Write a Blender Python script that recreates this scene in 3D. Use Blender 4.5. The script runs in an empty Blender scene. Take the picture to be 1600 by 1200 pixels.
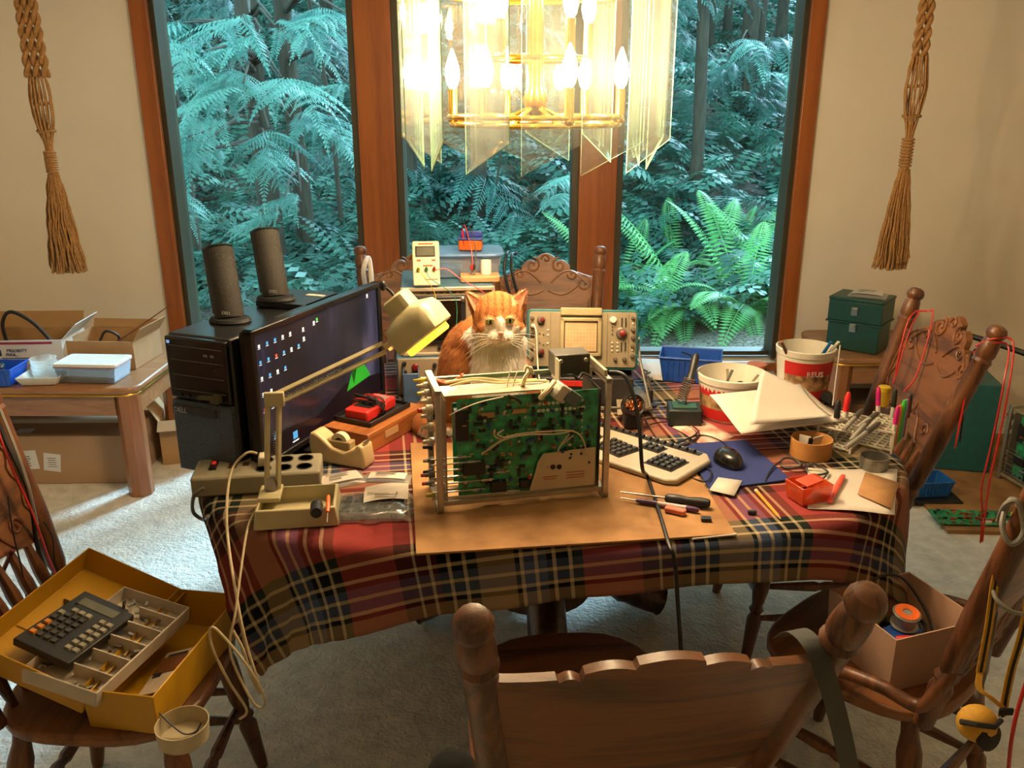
import bpy, bmesh, math, random
import numpy as np
from mathutils import Vector, Matrix, noise
PI=math.pi
S=bpy.context.scene; COL=S.collection
random.seed(7); RNG=np.random.default_rng(7)
# ---------- camera, light, exposure ----------
H=1.65; TH=math.radians(18.2); FPX=1350.0
cd=bpy.data.cameras.new('camera'); cam=bpy.data.objects.new('camera',cd); COL.objects.link(cam)
cam.location=(0,0,H); cam.rotation_euler=(PI/2-TH,0,0)
cd.sensor_fit='HORIZONTAL'; cd.sensor_width=36; cd.lens=36*FPX/1600; cd.clip_start=.02; cd.clip_end=200
S.camera=cam
W=bpy.data.worlds.new('world'); S.world=W; W.use_nodes=True
wb=W.node_tree.nodes['Background']; wb.inputs[0].default_value=(.42,.86,1,1); wb.inputs[1].default_value=3.8
sd=bpy.data.lights.new('daylight','SUN'); so=bpy.data.objects.new('daylight',sd); COL.objects.link(so)
sd.energy=12; sd.angle=math.radians(14); sd.color=(.46,.73,1)
so.rotation_euler=Vector((-.58,-1,-.82)).to_track_quat('-Z','Y').to_euler()
S.view_settings.view_transform='Standard'; S.view_settings.look='None'
S.view_settings.exposure=0.03; S.view_settings.gamma=1; S.view_settings.use_curve_mapping=False
# ---------- pixel rays ----------
def ray(px,py):
    a=(px-800)/FPX; b=-(py-600)/FPX
    return Vector((a, math.cos(TH)+b*math.sin(TH), -math.sin(TH)+b*math.cos(TH)))
def at(px,py,z):
    r=ray(px,py); t=(z-H)/r.z; return Vector((r.x*t,r.y*t,z))
def atd(px,py,d):
    r=ray(px,py); t=d/r.y; return Vector((r.x*t,d,H+r.z*t))
# ---------- materials ----------
def lin(c):
    if isinstance(c,str):
        c=c.lstrip('#'); c=[int(c[i:i+2],16)/255 for i in (0,2,4)]
        c=[x/12.92 if x<=.04045 else ((x+.055)/1.055)**2.4 for x in c]
    return (c[0],c[1],c[2],1)
MC={}
def mat(name,col,rough=.5,metal=0,var=.12,scale=30,bump=0,bscale=None,emit=None,es=0,alpha=None,coat=0,stretch=(1,1,1),col2=None,spec=None,trans=0):
    if name in MC: return MC[name]
    m=bpy.data.materials.new(name); m.use_nodes=True; nt=m.node_tree; N=nt.nodes; L=nt.links
    b=N['Principled BSDF']; c=lin(col)
    tc=N.new('ShaderNodeTexCoord'); mp=N.new('ShaderNodeMapping'); mp.inputs['Scale'].default_value=stretch
    L.new(tc.outputs['Object'],mp.inputs[0])
    nz=N.new('ShaderNodeTexNoise'); nz.inputs['Scale'].default_value=scale; nz.inputs['Detail'].default_value=4
    L.new(mp.outputs[0],nz.inputs[0])
    rp=N.new('ShaderNodeValToRGB'); rp.color_ramp.elements[0].position=.3; rp.color_ramp.elements[1].position=.7
    c2=lin(col2) if col2 else None
    rp.color_ramp.elements[0].color=c2 or [x*(1-var) for x in c[:3]]+[1]
    rp.color_ramp.elements[1].color=[min(1,x*(1+var)) for x in c[:3]]+[1]
    L.new(nz.outputs[0],rp.inputs[0]); L.new(rp.outputs[0],b.inputs['Base Color'])
    b.inputs['Roughness'].default_value=rough; b.inputs['Metallic'].default_value=metal
    if spec is not None: b.inputs['Specular IOR Level'].default_value=spec
    if coat: b.inputs['Coat Weight'].default_value=coat; b.inputs['Coat Roughness'].default_value=.15
    if alpha is not None: b.inputs['Alpha'].default_value=alpha
    if emit: b.inputs['Emission Color'].default_value=lin(emit); b.inputs['Emission Strength'].default_value=es
    if bump:
        bn=N.new('ShaderNodeBump'); bn.inputs['Strength'].default_value=bump; bn.inputs['Distance'].default_value=.01
        n2=N.new('ShaderNodeTexNoise'); n2.inputs['Scale'].default_value=bscale or scale*3; n2.inputs['Detail'].default_value=3
        L.new(mp.outputs[0],n2.inputs[0]); L.new(n2.outputs[0],bn.inputs['Height']); L.new(bn.outputs[0],b.inputs['Normal'])
    MC[name]=m; return m
def glassy(name,tint=(.95,.98,.96),gloss=.12,haze=0,hcol=(.9,.95,.9),rough=.02):
    if name in MC: return MC[name]
    m=bpy.data.materials.new(name); m.use_nodes=True; nt=m.node_tree; N=nt.nodes; L=nt.links
    N.remove(N['Principled BSDF']); out=N['Material Output']
    t=N.new('ShaderNodeBsdfTransparent'); t.inputs[0].default_value=(*tint,1)
    g=N.new('ShaderNodeBsdfGlossy'); g.inputs['Roughness'].default_value=rough; g.inputs[0].default_value=(1,1,1,1)
    fr=N.new('ShaderNodeLayerWeight'); fr.inputs[0].default_value=gloss+.15
    mx=N.new('ShaderNodeMixShader'); mu=N.new('ShaderNodeMath'); mu.operation='MULTIPLY_ADD'
    mu.inputs[1].default_value=.7; mu.inputs[2].default_value=gloss*.3
    L.new(fr.outputs['Fresnel'],mu.inputs[0]); L.new(mu.outputs[0],mx.inputs[0]); L.new(t.outputs[0],mx.inputs[1]); L.new(g.outputs[0],mx.inputs[2])
    last=mx
    if haze:
        d=N.new('ShaderNodeBsdfDiffuse'); d.inputs[0].default_value=(*hcol,1)
        tr=N.new('ShaderNodeBsdfTranslucent'); tr.inputs[0].default_value=(*hcol,1)
        a=N.new('ShaderNodeMixShader'); L.new(d.outputs[0],a.inputs[1]); L.new(tr.outputs[0],a.inputs[2])
        nz=N.new('ShaderNodeTexNoise'); nz.inputs['Scale'].default_value=6
        m2=N.new('ShaderNodeMath'); m2.operation='MULTIPLY_ADD'; m2.inputs[1].default_value=haze*.6; m2.inputs[2].default_value=haze*.7
        L.new(nz.outputs[0],m2.inputs[0])
        mm=N.new('ShaderNodeMixShader'); L.new(m2.outputs[0],mm.inputs[0]); L.new(mx.outputs[0],mm.inputs[1]); L.new(a.outputs[0],mm.inputs[2]); last=mm
    L.new(last.outputs[0],out.inputs[0]); MC[name]=m; return m
def wood(name,c1,c2,rough=.35,scale=3,stretch=(1,12,12),coat=.3,bump=.15,rings=7):
    if name in MC: return MC[name]
    m=bpy.data.materials.new(name); m.use_nodes=True; nt=m.node_tree; N=nt.nodes; L=nt.links
    b=N['Principled BSDF']; tc=N.new('ShaderNodeTexCoord'); mp=N.new('ShaderNodeMapping'); mp.inputs['Scale'].default_value=stretch
    L.new(tc.outputs['Object'],mp.inputs[0])
    n=N.new('ShaderNodeTexNoise'); n.inputs['Scale'].default_value=scale; n.inputs['Detail'].default_value=6; n.inputs['Distortion'].default_value=.6
    L.new(mp.outputs[0],n.inputs[0])
    mu=N.new('ShaderNodeMath'); mu.operation='MULTIPLY'; mu.inputs[1].default_value=rings; L.new(n.outputs[0],mu.inputs[0])
    fr=N.new('ShaderNodeMath'); fr.operation='PINGPONG'; fr.inputs[1].default_value=1; L.new(mu.outputs[0],fr.inputs[0])
    n2=N.new('ShaderNodeTexNoise'); n2.inputs['Scale'].default_value=scale*14; n2.inputs['Detail'].default_value=3; L.new(mp.outputs[0],n2.inputs[0])
    ad=N.new('ShaderNodeMath'); ad.operation='MULTIPLY_ADD'; ad.inputs[1].default_value=.55; L.new(fr.outputs[0],ad.inputs[0])
    m3=N.new('ShaderNodeMath'); m3.operation='MULTIPLY'; m3.inputs[1].default_value=.6; L.new(n2.outputs[0],m3.inputs[0]); L.new(m3.outputs[0],ad.inputs[2])
    rp=N.new('ShaderNodeValToRGB'); rp.color_ramp.elements[0].color=lin(c2); rp.color_ramp.elements[1].color=lin(c1)
    rp.color_ramp.elements[0].position=.2; rp.color_ramp.elements[1].position=.75
    L.new(ad.outputs[0],rp.inputs[0]); L.new(rp.outputs[0],b.inputs['Base Color']); b.inputs['Roughness'].default_value=rough
    b.inputs['Coat Weight'].default_value=coat; b.inputs['Coat Roughness'].default_value=.25
    if bump:
        bn=N.new('ShaderNodeBump'); bn.inputs['Strength'].default_value=bump; bn.inputs['Distance'].default_value=.004
        L.new(ad.outputs[0],bn.inputs['Height']); L.new(bn.outputs[0],b.inputs['Normal'])
    MC[name]=m; return m
# ---------- mesh builder ----------
def R(deg,ax='Z'): return Matrix.Rotation(math.radians(deg),4,ax)
def T(*v): return Matrix.Translation(Vector(v) if len(v)==3 else Vector(v[0]))
class MB:
    def __init__(s): s.v=[];s.f=[];s.m=[]
    def add(s,vs,fs,M=None,mi=0):
        k=len(s.v)
        for p in vs:
            p=Vector(p); s.v.append(tuple(M@p) if M else tuple(p))
        for f in fs: s.f.append([k+i for i in f]); s.m.append(mi)
        return s
    def box(s,c,d,M=None,mi=0,rz=0,top=1.0):
        x,y,z=d[0]/2,d[1]/2,d[2]/2
        vs=[(-x,-y,-z),(x,-y,-z),(x,y,-z),(-x,y,-z),(-x*top,-y*top,z),(x*top,-y*top,z),(x*top,y*top,z),(-x*top,y*top,z)]
        m=T(c)@R(rz) if not isinstance(rz,Matrix) else T(c)@rz
        if M: m=M@m
        return s.add(vs,[(3,2,1,0),(4,5,6,7),(0,1,5,4),(1,2,6,5),(2,3,7,6),(3,0,4,7)],m,mi)
    def tube(s,pts,r,n=8,M=None,mi=0,closed=False,flat=1.0):
        P=[Vector(p) for p in pts]; K=len(P); rr=[r]*K if not hasattr(r,'__len__') else r
        vs=[];fs=[]; up=None
        for i in range(K):
            a=P[(i-1)%K] if (i>0 or closed) else P[0]; b=P[(i+1)%K] if (i<K-1 or closed) else P[-1]
            t=(b-a)
            if t.length<1e-9: t=Vector((0,0,1))
            t.normalize()
            if up is None:
                up=Vector((0,0,1)) if abs(t.z)<.9 else Vector((1,0,0))
            u=(up-t*up.dot(t))
            if u.length<1e-6: u=t.orthogonal()
            u.normalize(); w=t.cross(u); up=u
            for j in range(n):
                an=2*PI*j/n; vs.append(P[i]+(w*math.cos(an)+u*math.sin(an)*flat)*rr[i])
        for i in range(K-1+(1 if closed else 0)):
            for j in range(n):
                a=i*n+j; b=i*n+(j+1)%n; c=((i+1)%K)*n+(j+1)%n; d=((i+1)%K)*n+j
                fs.append((a,b,c,d))
        if not closed: fs.append(tuple(range(n))[::-1]); fs.append(tuple((K-1)*n+j for j in range(n)))
        return s.add(vs,fs,M,mi)
    def lathe(s,prof,n=20,M=None,mi=0,sx=1,sy=1,caps=True):
        vs=[];fs=[];K=len(prof)
        for r,z in prof:
            for j in range(n):
                a=2*PI*j/n; vs.append((r*math.cos(a)*sx,r*math.sin(a)*sy,z))
        for i in range(K-1):
            for j in range(n): fs.append((i*n+j,i*n+(j+1)%n,(i+1)*n+(j+1)%n,(i+1)*n+j))
        if caps:
            fs.append(tuple(range(n))[::-1]); fs.append(tuple((K-1)*n+j for j in range(n)))
        return s.add(vs,fs,M,mi)
    def between(s,a,b,prof,n=10,mi=0,M=None):
        a=Vector(a);b=Vector(b);d=b-a
        m=T(a)@d.to_track_quat('Z','Y').to_matrix().to_4x4(); L=d.length
        if M: m=M@m
        return s.lathe([(r,t*L) for r,t in prof],n,m,mi)
    def prism(s,o,z0,z1,M=None,mi=0):
        n=len(o); vs=[(x,y,z0) for x,y in o]+[(x,y,z1) for x,y in o]
        fs=[tuple(range(n))[::-1],tuple(range(n,2*n))]+[(i,(i+1)%n,n+(i+1)%n,n+i) for i in range(n)]
        return s.add(vs,fs,M,mi)
    def ball(s,c,r,M=None,mi=0,n=12,k=8):
        if not hasattr(r,'__len__'): r=(r,r,r)
        vs=[(0,0,-1)];fs=[]
        for i in range(1,k):
            a=-PI/2+PI*i/k
            for j in range(n): vs.append((math.cos(a)*math.cos(2*PI*j/n),math.cos(a)*math.sin(2*PI*j/n),math.sin(a)))
        vs.append((0,0,1)); t=len(vs)-1
        for j in range(n):
            fs.append((0,1+(j+1)%n,1+j)); fs.append((t,t-n+j,t-n+(j+1)%n))
        for i in range(k-2):
            for j in range(n): a=1+i*n; fs.append((a+j,a+(j+1)%n,a+n+(j+1)%n,a+n+j))
        m=T(c)@Matrix.Diagonal((r[0],r[1],r[2],1)); m=M@m if M else m
        return s.add(vs,fs,m,mi)
    def open_box(s,w,d,h,t,M=None,mi=0,flare=1.0,mi_in=None):
        f=flare;ti=max(w,.001)
        def ring(ww,dd,z): return [(-ww/2,-dd/2,z),(ww/2,-dd/2,z),(ww/2,dd/2,z),(-ww/2,dd/2,z)]
        vs=ring(w,d,0)+ring(w*f,d*f,h)+ring(w*f-2*t,d*f-2*t,h)+ring(w-2*t,d-2*t,t)
        fs=[(3,2,1,0)]
        for k in range(4):
            j=(k+1)%4; fs+= [(k,j,4+j,4+k),(4+k,4+j,8+j,8+k)]
        s.add(vs,fs,M,mi)
        return s.add(vs,[(8+k,8+(k+1)%4,12+(k+1)%4,12+k) for k in range(4)]+[(12,13,14,15)],M,mi if mi_in is None else mi_in)
    def build(s,name,mats,parent=None,bevel=0,sharp=38,flat=False,recenter=None,seg=2):
        if not isinstance(mats,(list,tuple)): mats=[mats]
        me=bpy.data.meshes.new(name)
        V=s.v; off=Vector((0,0,0))
        if recenter is None: recenter = parent is None
        if recenter and V:
            a=np.array(V); off=Vector(((a[:,0].min()+a[:,0].max())/2,(a[:,1].min()+a[:,1].max())/2,a[:,2].min()))
            V=[tuple(r) for r in (a-np.array(off))]
        me.from_pydata(V,[],s.f)
        for m in mats: me.materials.append(m)
        me.polygons.foreach_set('material_index',s.m)
        if not flat:
            me.shade_smooth(); me.set_sharp_from_angle(angle=math.radians(sharp))
        me.update()
        o=bpy.data.objects.new(name,me); COL.objects.link(o); o.location=off
        if parent: o.parent=parent
        if bevel:
            b=o.modifiers.new('Bevel','BEVEL'); b.width=bevel; b.segments=seg; b.limit_method='ANGLE'; b.angle_limit=math.radians(40)
        return o
def thing(name,label,cat,loc=(0,0,0),rz=0,group=None,rot=None):
    o=bpy.data.objects.new(name,None); COL.objects.link(o); o.empty_display_size=.05
    o.location=loc; o.rotation_euler=rot or (0,0,math.radians(rz)); o['label']=label; o['category']=cat
    if group: o['group']=group
    return o
def tag(o,label=None,cat=None,group=None,kind=None):
    if label: o['label']=label
    if cat: o['category']=cat
    if group: o['group']=group
    if kind: o['kind']=kind
    return o
def struct(mb,name,m,label=None,**k):
    o=mb.build(name,m,**k); o['kind']='structure'
    if label: o['label']=label
    return o
def dup(o,loc=None,rz=None,label=None,group=None,scale=None):
    def cp(a,par):
        c=a.copy(); COL.objects.link(c); c.parent=par
        for ch in a.children: cp(ch,c)
        return c
    r=cp(o,None)
    if loc is not None: r.location=loc
    if rz is not None: r.rotation_euler=(0,0,math.radians(rz))
    if scale: r.scale=(scale,)*3
    if label: r['label']=label
    if group: r['group']=group
    return r
def spline(pts,n=8,closed=False):
    P=[Vector(p) for p in pts]; K=len(P); out=[]
    for i in range(K if closed else K-1):
        p1=P[i]; p2=P[(i+1)%K]; p0=P[(i-1)%K] if (closed or i>0) else p1; p3=P[(i+2)%K] if (closed or i<K-2) else p2
        for j in range(n):
            t=j/n; out.append(.5*((2*p1)+(p2-p0)*t+(2*p0-5*p1+4*p2-p3)*t*t+(3*p1-p0-3*p2+p3)*t**3))
    if not closed: out.append(P[-1])
    return out
def text(s,size,M,m,parent,name='lettering',ext=.0004):
    cu=bpy.data.curves.new(name,'FONT'); cu.body=s; cu.size=size; cu.extrude=ext; cu.align_x='CENTER'; cu.align_y='CENTER'; cu.resolution_u=2
    tmp=bpy.data.objects.new('tmp',cu); COL.objects.link(tmp); bpy.context.view_layer.update()
    me=bpy.data.meshes.new_from_object(tmp.evaluated_get(bpy.context.evaluated_depsgraph_get()))
    bpy.data.objects.remove(tmp); me.name=name; me.materials.clear(); me.materials.append(m); me.transform(M)
    o=bpy.data.objects.new(name,me); COL.objects.link(o); o.parent=parent; return o
def frame_on(o,x,y):
    """4x4 whose X,Y lie along x,y; Z is the outward normal"""
    x=Vector(x).normalized(); y=Vector(y).normalized(); z=x.cross(y)
    m=Matrix((x,y,z)).transposed().to_4x4(); m.translation=Vector(o); return m
def rrect(w,h,r,n=4):
    o=[]
    for cx,cy,a0 in ((w/2-r,h/2-r,0),(-w/2+r,h/2-r,90),(-w/2+r,-h/2+r,180),(w/2-r,-h/2+r,270)):
        for k in range(n+1):
            a=math.radians(a0+90*k/n); o.append((cx+r*math.cos(a),cy+r*math.sin(a)))
    return o
# common materials
BLACK=mat('black_plastic','#1b1b1c',.45,var=.1)
DBLACK=mat('matte_black','#0f0f10',.7)
STEEL=mat('steel','#b8b4aa',.28,1,var=.08)
ALU=mat('aluminium','#b5b0a4',.42,.9,var=.1,scale=60)
CREAM=mat('cream_plastic','#cfc3a0',.5,var=.06)
WHITEP=mat('white_plastic','#dcd8cc',.45,var=.05)
PAPER=mat('white_paper','#cbc2b5',.8,var=.03,scale=15)
CARD=mat('brown_cardboard','#a98358',.85,var=.08,scale=12)
RED=mat('red_plastic','#c22a22',.4)
REDW=mat('red_insulation','#b8231d',.4)
ORANGE=mat('orange_plastic','#e2661f',.4)
GREENP=mat('green_plastic','#2c8a3c',.4)
YELLOW=mat('yellow_plastic','#d8ae14',.42,var=.08)
BLUEP=mat('blue_plastic','#1f4fa8',.4)
GOLD=mat('polished_brass','#d8a64a',.18,1,var=.05)
CABLE=mat('black_cable','#141414',.5)
GREYP=mat('grey_plastic','#6f6c66',.5)
TEAL=mat('teal_enamel','#1f5a5c',.4,var=.12,bump=.05)
INK=mat('dark_ink','#22211f',.8)
# ---------- room shell ----------
WY=4.45; GY=4.56; SILL=.33; WTOP=2.35; CEIL=2.62; XL=-3.0; XR=3.0; YB=-2.6
def wallmat(name,c):
    return mat(name,c,.9,var=.035,scale=2.2,bump=.05,bscale=220)
WALL=wallmat('cream_paint','#e6dac8'); CEILM=wallmat('ceiling_paint','#e2dcd0')
def carpet():
    m=mat('cream_carpet','#dad4c8',.95,var=.14,scale=18,bump=1,bscale=75,spec=.1); return m
struct(MB().box((0,(WY+YB)/2,-.05),(XR-XL+.4,WY-YB+.4,.1)),'floor',carpet(),'cream cut-pile carpet')
struct(MB().box((0,(WY+YB)/2,CEIL+.05),(XR-XL+.4,WY-YB+.4,.1)),'ceiling',CEILM)
WX0,WX1=-1.80,1.48       # outer edges of the opening's trim
b=MB(); th=.16; yc=WY+th/2
ox0,ox1=-1.735,1.425
b.box(((XL-.2+ox0)/2,yc,CEIL/2),(ox0-XL+.2,th,CEIL)); b.box(((XR+.2+ox1)/2,yc,CEIL/2),(XR+.2-ox1,th,CEIL))
b.box(((ox0+ox1)/2,yc,(SILL-.02)/2),(ox1-ox0,th,SILL-.02)); b.box(((ox0+ox1)/2,yc,(CEIL+WTOP)/2),(ox1-ox0,th,CEIL-WTOP))
struct(b,'wall_back',WALL,'cream wall around the windows')
struct(MB().box((XL-.1,(WY+YB)/2,CEIL/2),(.2,WY-YB,CEIL)),'wall_left',WALL)
struct(MB().box((XR+.1,(WY+YB)/2,CEIL/2),(.2,WY-YB,CEIL)),'wall_right',WALL)
struct(MB().box((0,YB-.1,CEIL/2),(XR-XL+.4,.2,CEIL)),'wall_front',WALL)
TRIM=wood('stained_window_wood','#a0561f','#7c3c12',.35,1.2,(10,10,.6),coat=.3,bump=.02,rings=3)
b=MB()
b.box(((WX0+ox0)/2,WY-.012,(SILL+WTOP)/2),(ox0-WX0+.02,.03,WTOP-SILL+.16))
struct(b,'trim_1',TRIM,'left window casing',bevel=.003)
struct(MB().box(((WX1+ox1)/2,WY-.012,(SILL+WTOP)/2),(WX1-ox1+.02,.03,WTOP-SILL+.16)),'trim_2',TRIM,'right window casing',bevel=.003)
struct(MB().box((-.16,WY-.012,WTOP+.03),(WX1-WX0,.03,.08)),'trim_3',TRIM,'window head casing',bevel=.003)
struct(MB().box((-.16,WY+.02,SILL-.04),(WX1-WX0+.05,.12,.035)),'trim_4',TRIM,'window sill board',bevel=.004)
M1=(-.757,-.578); M2=(.335,.525)
for k,(a,c) in enumerate((M1,M2)):
    struct(MB().box(((a+c)/2,WY+.055,(SILL+WTOP)/2),(c-a,.15,WTOP-SILL)),'trim_%d'%(5+k),TRIM,'broad stained wood post between the panes',bevel=.004)
JAMB=mat('window_metal_frame','#3f3826',.45,.1,var=.15,scale=4)
GLS=glassy('window_glass',(.93,.97,.95),.05)
for k,(a,c) in enumerate(((ox0,M1[0]),(M1[1],M2[0]),(M2[1],ox1))):
    t=thing('window_%d'%(k+1),'','w',(0,0,0)); del t['label']; del t['category']; t['kind']='structure'
    b=MB(); zc=(SILL+WTOP)/2; hh=WTOP-SILL
    jl=.034
    b.box((a+jl/2,GY-.03,zc),(jl,.15,hh)); b.box((c-jl/2,GY-.03,zc),(jl,.15,hh))
    b.box(((a+c)/2,GY,SILL+.012),(c-a-2*jl,.09,.024)); b.box(((a+c)/2,GY,WTOP-.015),(c-a-2*jl,.09,.03))
    b.build('window_frame',JAMB,t,bevel=.002)
    MB().box(((a+c)/2,GY+.01,zc),(c-a-.05,.006,hh-.04)).build('glass_pane',GLS,t)
# ---------- outside ----------
def gz(x,y):
    z=-.42+.02*(y-5)
    if y>9: z+=.30*(y-9)+.004*min((y-9)**2,300)
    z+=.10*math.sin(x*.9+y*.55)+.06*math.sin(x*2.1-y*1.3)
    z+=.06*noise.noise(Vector((x*1.5,y*1.5,0)))
    if y<6: z=min(z,-.35)
    return z
nx,ny=90,90
xs=np.linspace(-26,26,nx); ys=4.75+np.linspace(0,1,ny)**1.6*45
vs=[(x,y,gz(x,y)) for y in ys for x in xs]
b=MB(); b.add(vs,[(j*nx+i,j*nx+i+1,(j+1)*nx+i+1,(j+1)*nx+i) for j in range(ny-1) for i in range(nx-1)])
LITTER=mat('leaf_litter','#9a8880',.95,var=.4,scale=34,bump=1,bscale=60,col2='#3f3029')
struct(b,'ground',LITTER,'forest floor of brown needles and leaf litter rising up a slope',recenter=False)
def ground_hit(px,py):
    r=ray(px,py); t=5.0
    while t<60:
        p=Vector((0,0,H))+r*t
        if p.z<gz(p.x,p.y): return p
        t+=.05
    return Vector((0,0,H))+r*45
def leafmat(name,c,c2,tr=.35):
    m=bpy.data.materials.new(name); m.use_nodes=True; nt=m.node_tree;N=nt.nodes;L=nt.links
    p=N['Principled BSDF']; out=N['Material Output']; p.inputs['Roughness'].default_value=.55
    oi=N.new('ShaderNodeTexCoord'); nz=N.new('ShaderNodeTexNoise'); nz.inputs['Scale'].default_value=1.7; nz.inputs['Detail'].default_value=5
    L.new(oi.outputs['Object'],nz.inputs[0]); rp=N.new('ShaderNodeValToRGB'); rp.color_ramp.elements[0].position=.35; rp.color_ramp.elements[1].position=.65
    rp.color_ramp.elements[0].color=lin(c2); rp.color_ramp.elements[1].color=lin(c)
    L.new(nz.outputs[0],rp.inputs[0]); L.new(rp.outputs[0],p.inputs['Base Color'])
    t=N.new('ShaderNodeBsdfTranslucent'); L.new(rp.outputs[0],t.inputs[0])
    mx=N.new('ShaderNodeMixShader'); mx.inputs[0].default_value=tr; L.new(p.outputs[0],mx.inputs[1]); L.new(t.outputs[0],mx.inputs[2]); L.new(mx.outputs[0],out.inputs[0])
    MC[name]=m; return m
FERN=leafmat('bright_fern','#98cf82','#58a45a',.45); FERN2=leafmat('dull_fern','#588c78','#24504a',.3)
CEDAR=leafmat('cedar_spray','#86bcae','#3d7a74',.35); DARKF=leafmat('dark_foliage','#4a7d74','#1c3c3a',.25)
BARK=mat('brown_bark','#4a3d33',.95,var=.4,scale=9,bump=1,bscale=30,stretch=(3,3,.5))
def mesh_np(name,V,F,m,parent=None,loc=(0,0,0)):
    me=bpy.data.meshes.new(name); V=np.asarray(V,dtype=np.float32); F=np.asarray(F,dtype=np.int32); k=F.shape[1]
    me.vertices.add(len(V)); me.vertices.foreach_set('co',V.ravel())
    me.loops.add(F.size); me.loops.foreach_set('vertex_index',F.ravel())
    me.polygons.add(len(F)); me.polygons.foreach_set('loop_start',np.arange(0,F.size,k,dtype=np.int32))
    try: me.polygons.foreach_set('loop_total',np.full(len(F),k,dtype=np.int32))
    except Exception: pass
    me.update(calc_edges=True); me.validate()
    me.materials.append(m); o=bpy.data.objects.new(name,me); COL.objects.link(o); o.location=loc
    if parent: o.parent=parent
    return o
def frond(L=1.0,n=30,w=.13,rise=.55,droop=.5,seed=0,cedar=False):
    """arching frond in the x-z plane, leaflets to both sides; quads"""
    rg=np.random.default_rng(seed); V=[];F=[]
    def P(t): return np.array([L*t*(1-.12*t), 0, L*(rise*t-droop*t*t)])
    for i in range(n):
        t=(i+.6)/n; p=P(t); q=P(min(1,t+.02)); d=(q-p); d/=np.linalg.norm(d)+1e-9
        ww=w*(math.sin(PI*min(1,(t*.86+.14)))**.75)+.004
        if cedar: ww=w*(1.05-t)*(.7+.6*rg.random())
        for sgn in (-1,1):
            side=np.array([.25+.45*cedar,sgn,-.18-.35*cedar]); side/=np.linalg.norm(side)
            tip=p+side*ww; hw=d*(L/n*(.42 if not cedar else .36)); mid=p+side*ww*.45
            k=len(V); V+= [p, mid-hw, tip, mid+hw]; F.append((k,k+1,k+2,k+3))
    # stem
    for i in range(5):
        a=P(i/5);c=P((i+1)/5); s=np.array([0,.004*L,0]); k=len(V); V+=[a-s,a+s,c+s,c-s]; F.append((k,k+1,k+2,k+3))
    return np.array(V),np.array(F)
def compose(parts):
    VV=[];FF=[];k=0
    for v,f in parts: VV.append(v);FF.append(f+k);k+=len(v)
    return np.concatenate(VV),np.concatenate(FF)
def rotm(az,tilt=0,roll=0):
    m=(R(az)@R(tilt,'Y')@R(roll,'X')).to_3x3(); return np.array(m)
def fern_geo(n,L,seed,leaf=30,w=.13):
    rg=np.random.default_rng(seed); out=[]
    for i in range(n):
        az=360*i/n+rg.uniform(-14,14); l=L*rg.uniform(.75,1.1); inner=rg.random()<.3
        v,f=frond(l,leaf,w*l,rg.uniform(.85,1.3) if not inner else 2.0,rg.uniform(.8,1.1) if not inner else .9,seed*50+i)
        out.append((v@rotm(az,0,rg.uniform(-20,20)).T,f))
    return compose(out)
# foreground sword ferns, right pane
fg=[(1085,505,1.08,28,'tall bright sword fern with upright centre fronds outside the right window'),
    (1010,515,.9,24,'bright sword fern low beside the right window post, outside'),
    (1165,495,1.0,24,'bright sword fern at the right edge of the right window, outside'),
    (965,480,.85,20,'bright sword fern half hidden by the window post, outside'),
    (1060,455,.8,15,'bright sword fern behind the tallest fern outside the right window'),
    (1140,440,.85,15,'sword fern behind and right of the tallest fern outside'),
    (1215,460,.8,15,'sword fern mostly hidden by the right window frame')]
for i,(px,py,L,n,lb) in enumerate(fg):
    p=ground_hit(px,py); v,f=fern_geo(n,L,i+3,34,.15)
    o=mesh_np('sword_fern',v,f,FERN,None,(p.x,p.y,p.z-.02)); tag(o,lb,'fern','bright sword ferns outside the right window')
# hillside ferns (individuals share three meshes)
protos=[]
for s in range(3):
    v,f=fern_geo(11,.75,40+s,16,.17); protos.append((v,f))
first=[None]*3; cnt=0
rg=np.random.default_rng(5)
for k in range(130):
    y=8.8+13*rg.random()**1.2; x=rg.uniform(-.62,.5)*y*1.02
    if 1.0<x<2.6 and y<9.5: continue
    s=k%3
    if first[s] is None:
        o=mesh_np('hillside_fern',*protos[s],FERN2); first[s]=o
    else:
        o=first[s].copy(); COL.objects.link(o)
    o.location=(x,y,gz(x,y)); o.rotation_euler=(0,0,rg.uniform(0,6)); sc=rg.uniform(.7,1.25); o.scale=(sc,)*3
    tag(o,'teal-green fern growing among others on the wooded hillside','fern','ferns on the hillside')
# uncountable undergrowth
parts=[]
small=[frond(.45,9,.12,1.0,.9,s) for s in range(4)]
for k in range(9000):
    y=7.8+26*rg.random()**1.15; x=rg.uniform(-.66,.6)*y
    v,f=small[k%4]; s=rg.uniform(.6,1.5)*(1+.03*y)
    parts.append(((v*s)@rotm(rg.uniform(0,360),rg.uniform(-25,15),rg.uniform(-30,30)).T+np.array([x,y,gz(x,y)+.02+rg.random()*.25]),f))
v,f=compose(parts); o=mesh_np('undergrowth',v,f,FERN2); tag(o,'low teal-green leafy undergrowth covering the hillside','undergrowth',kind='stuff')
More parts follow.
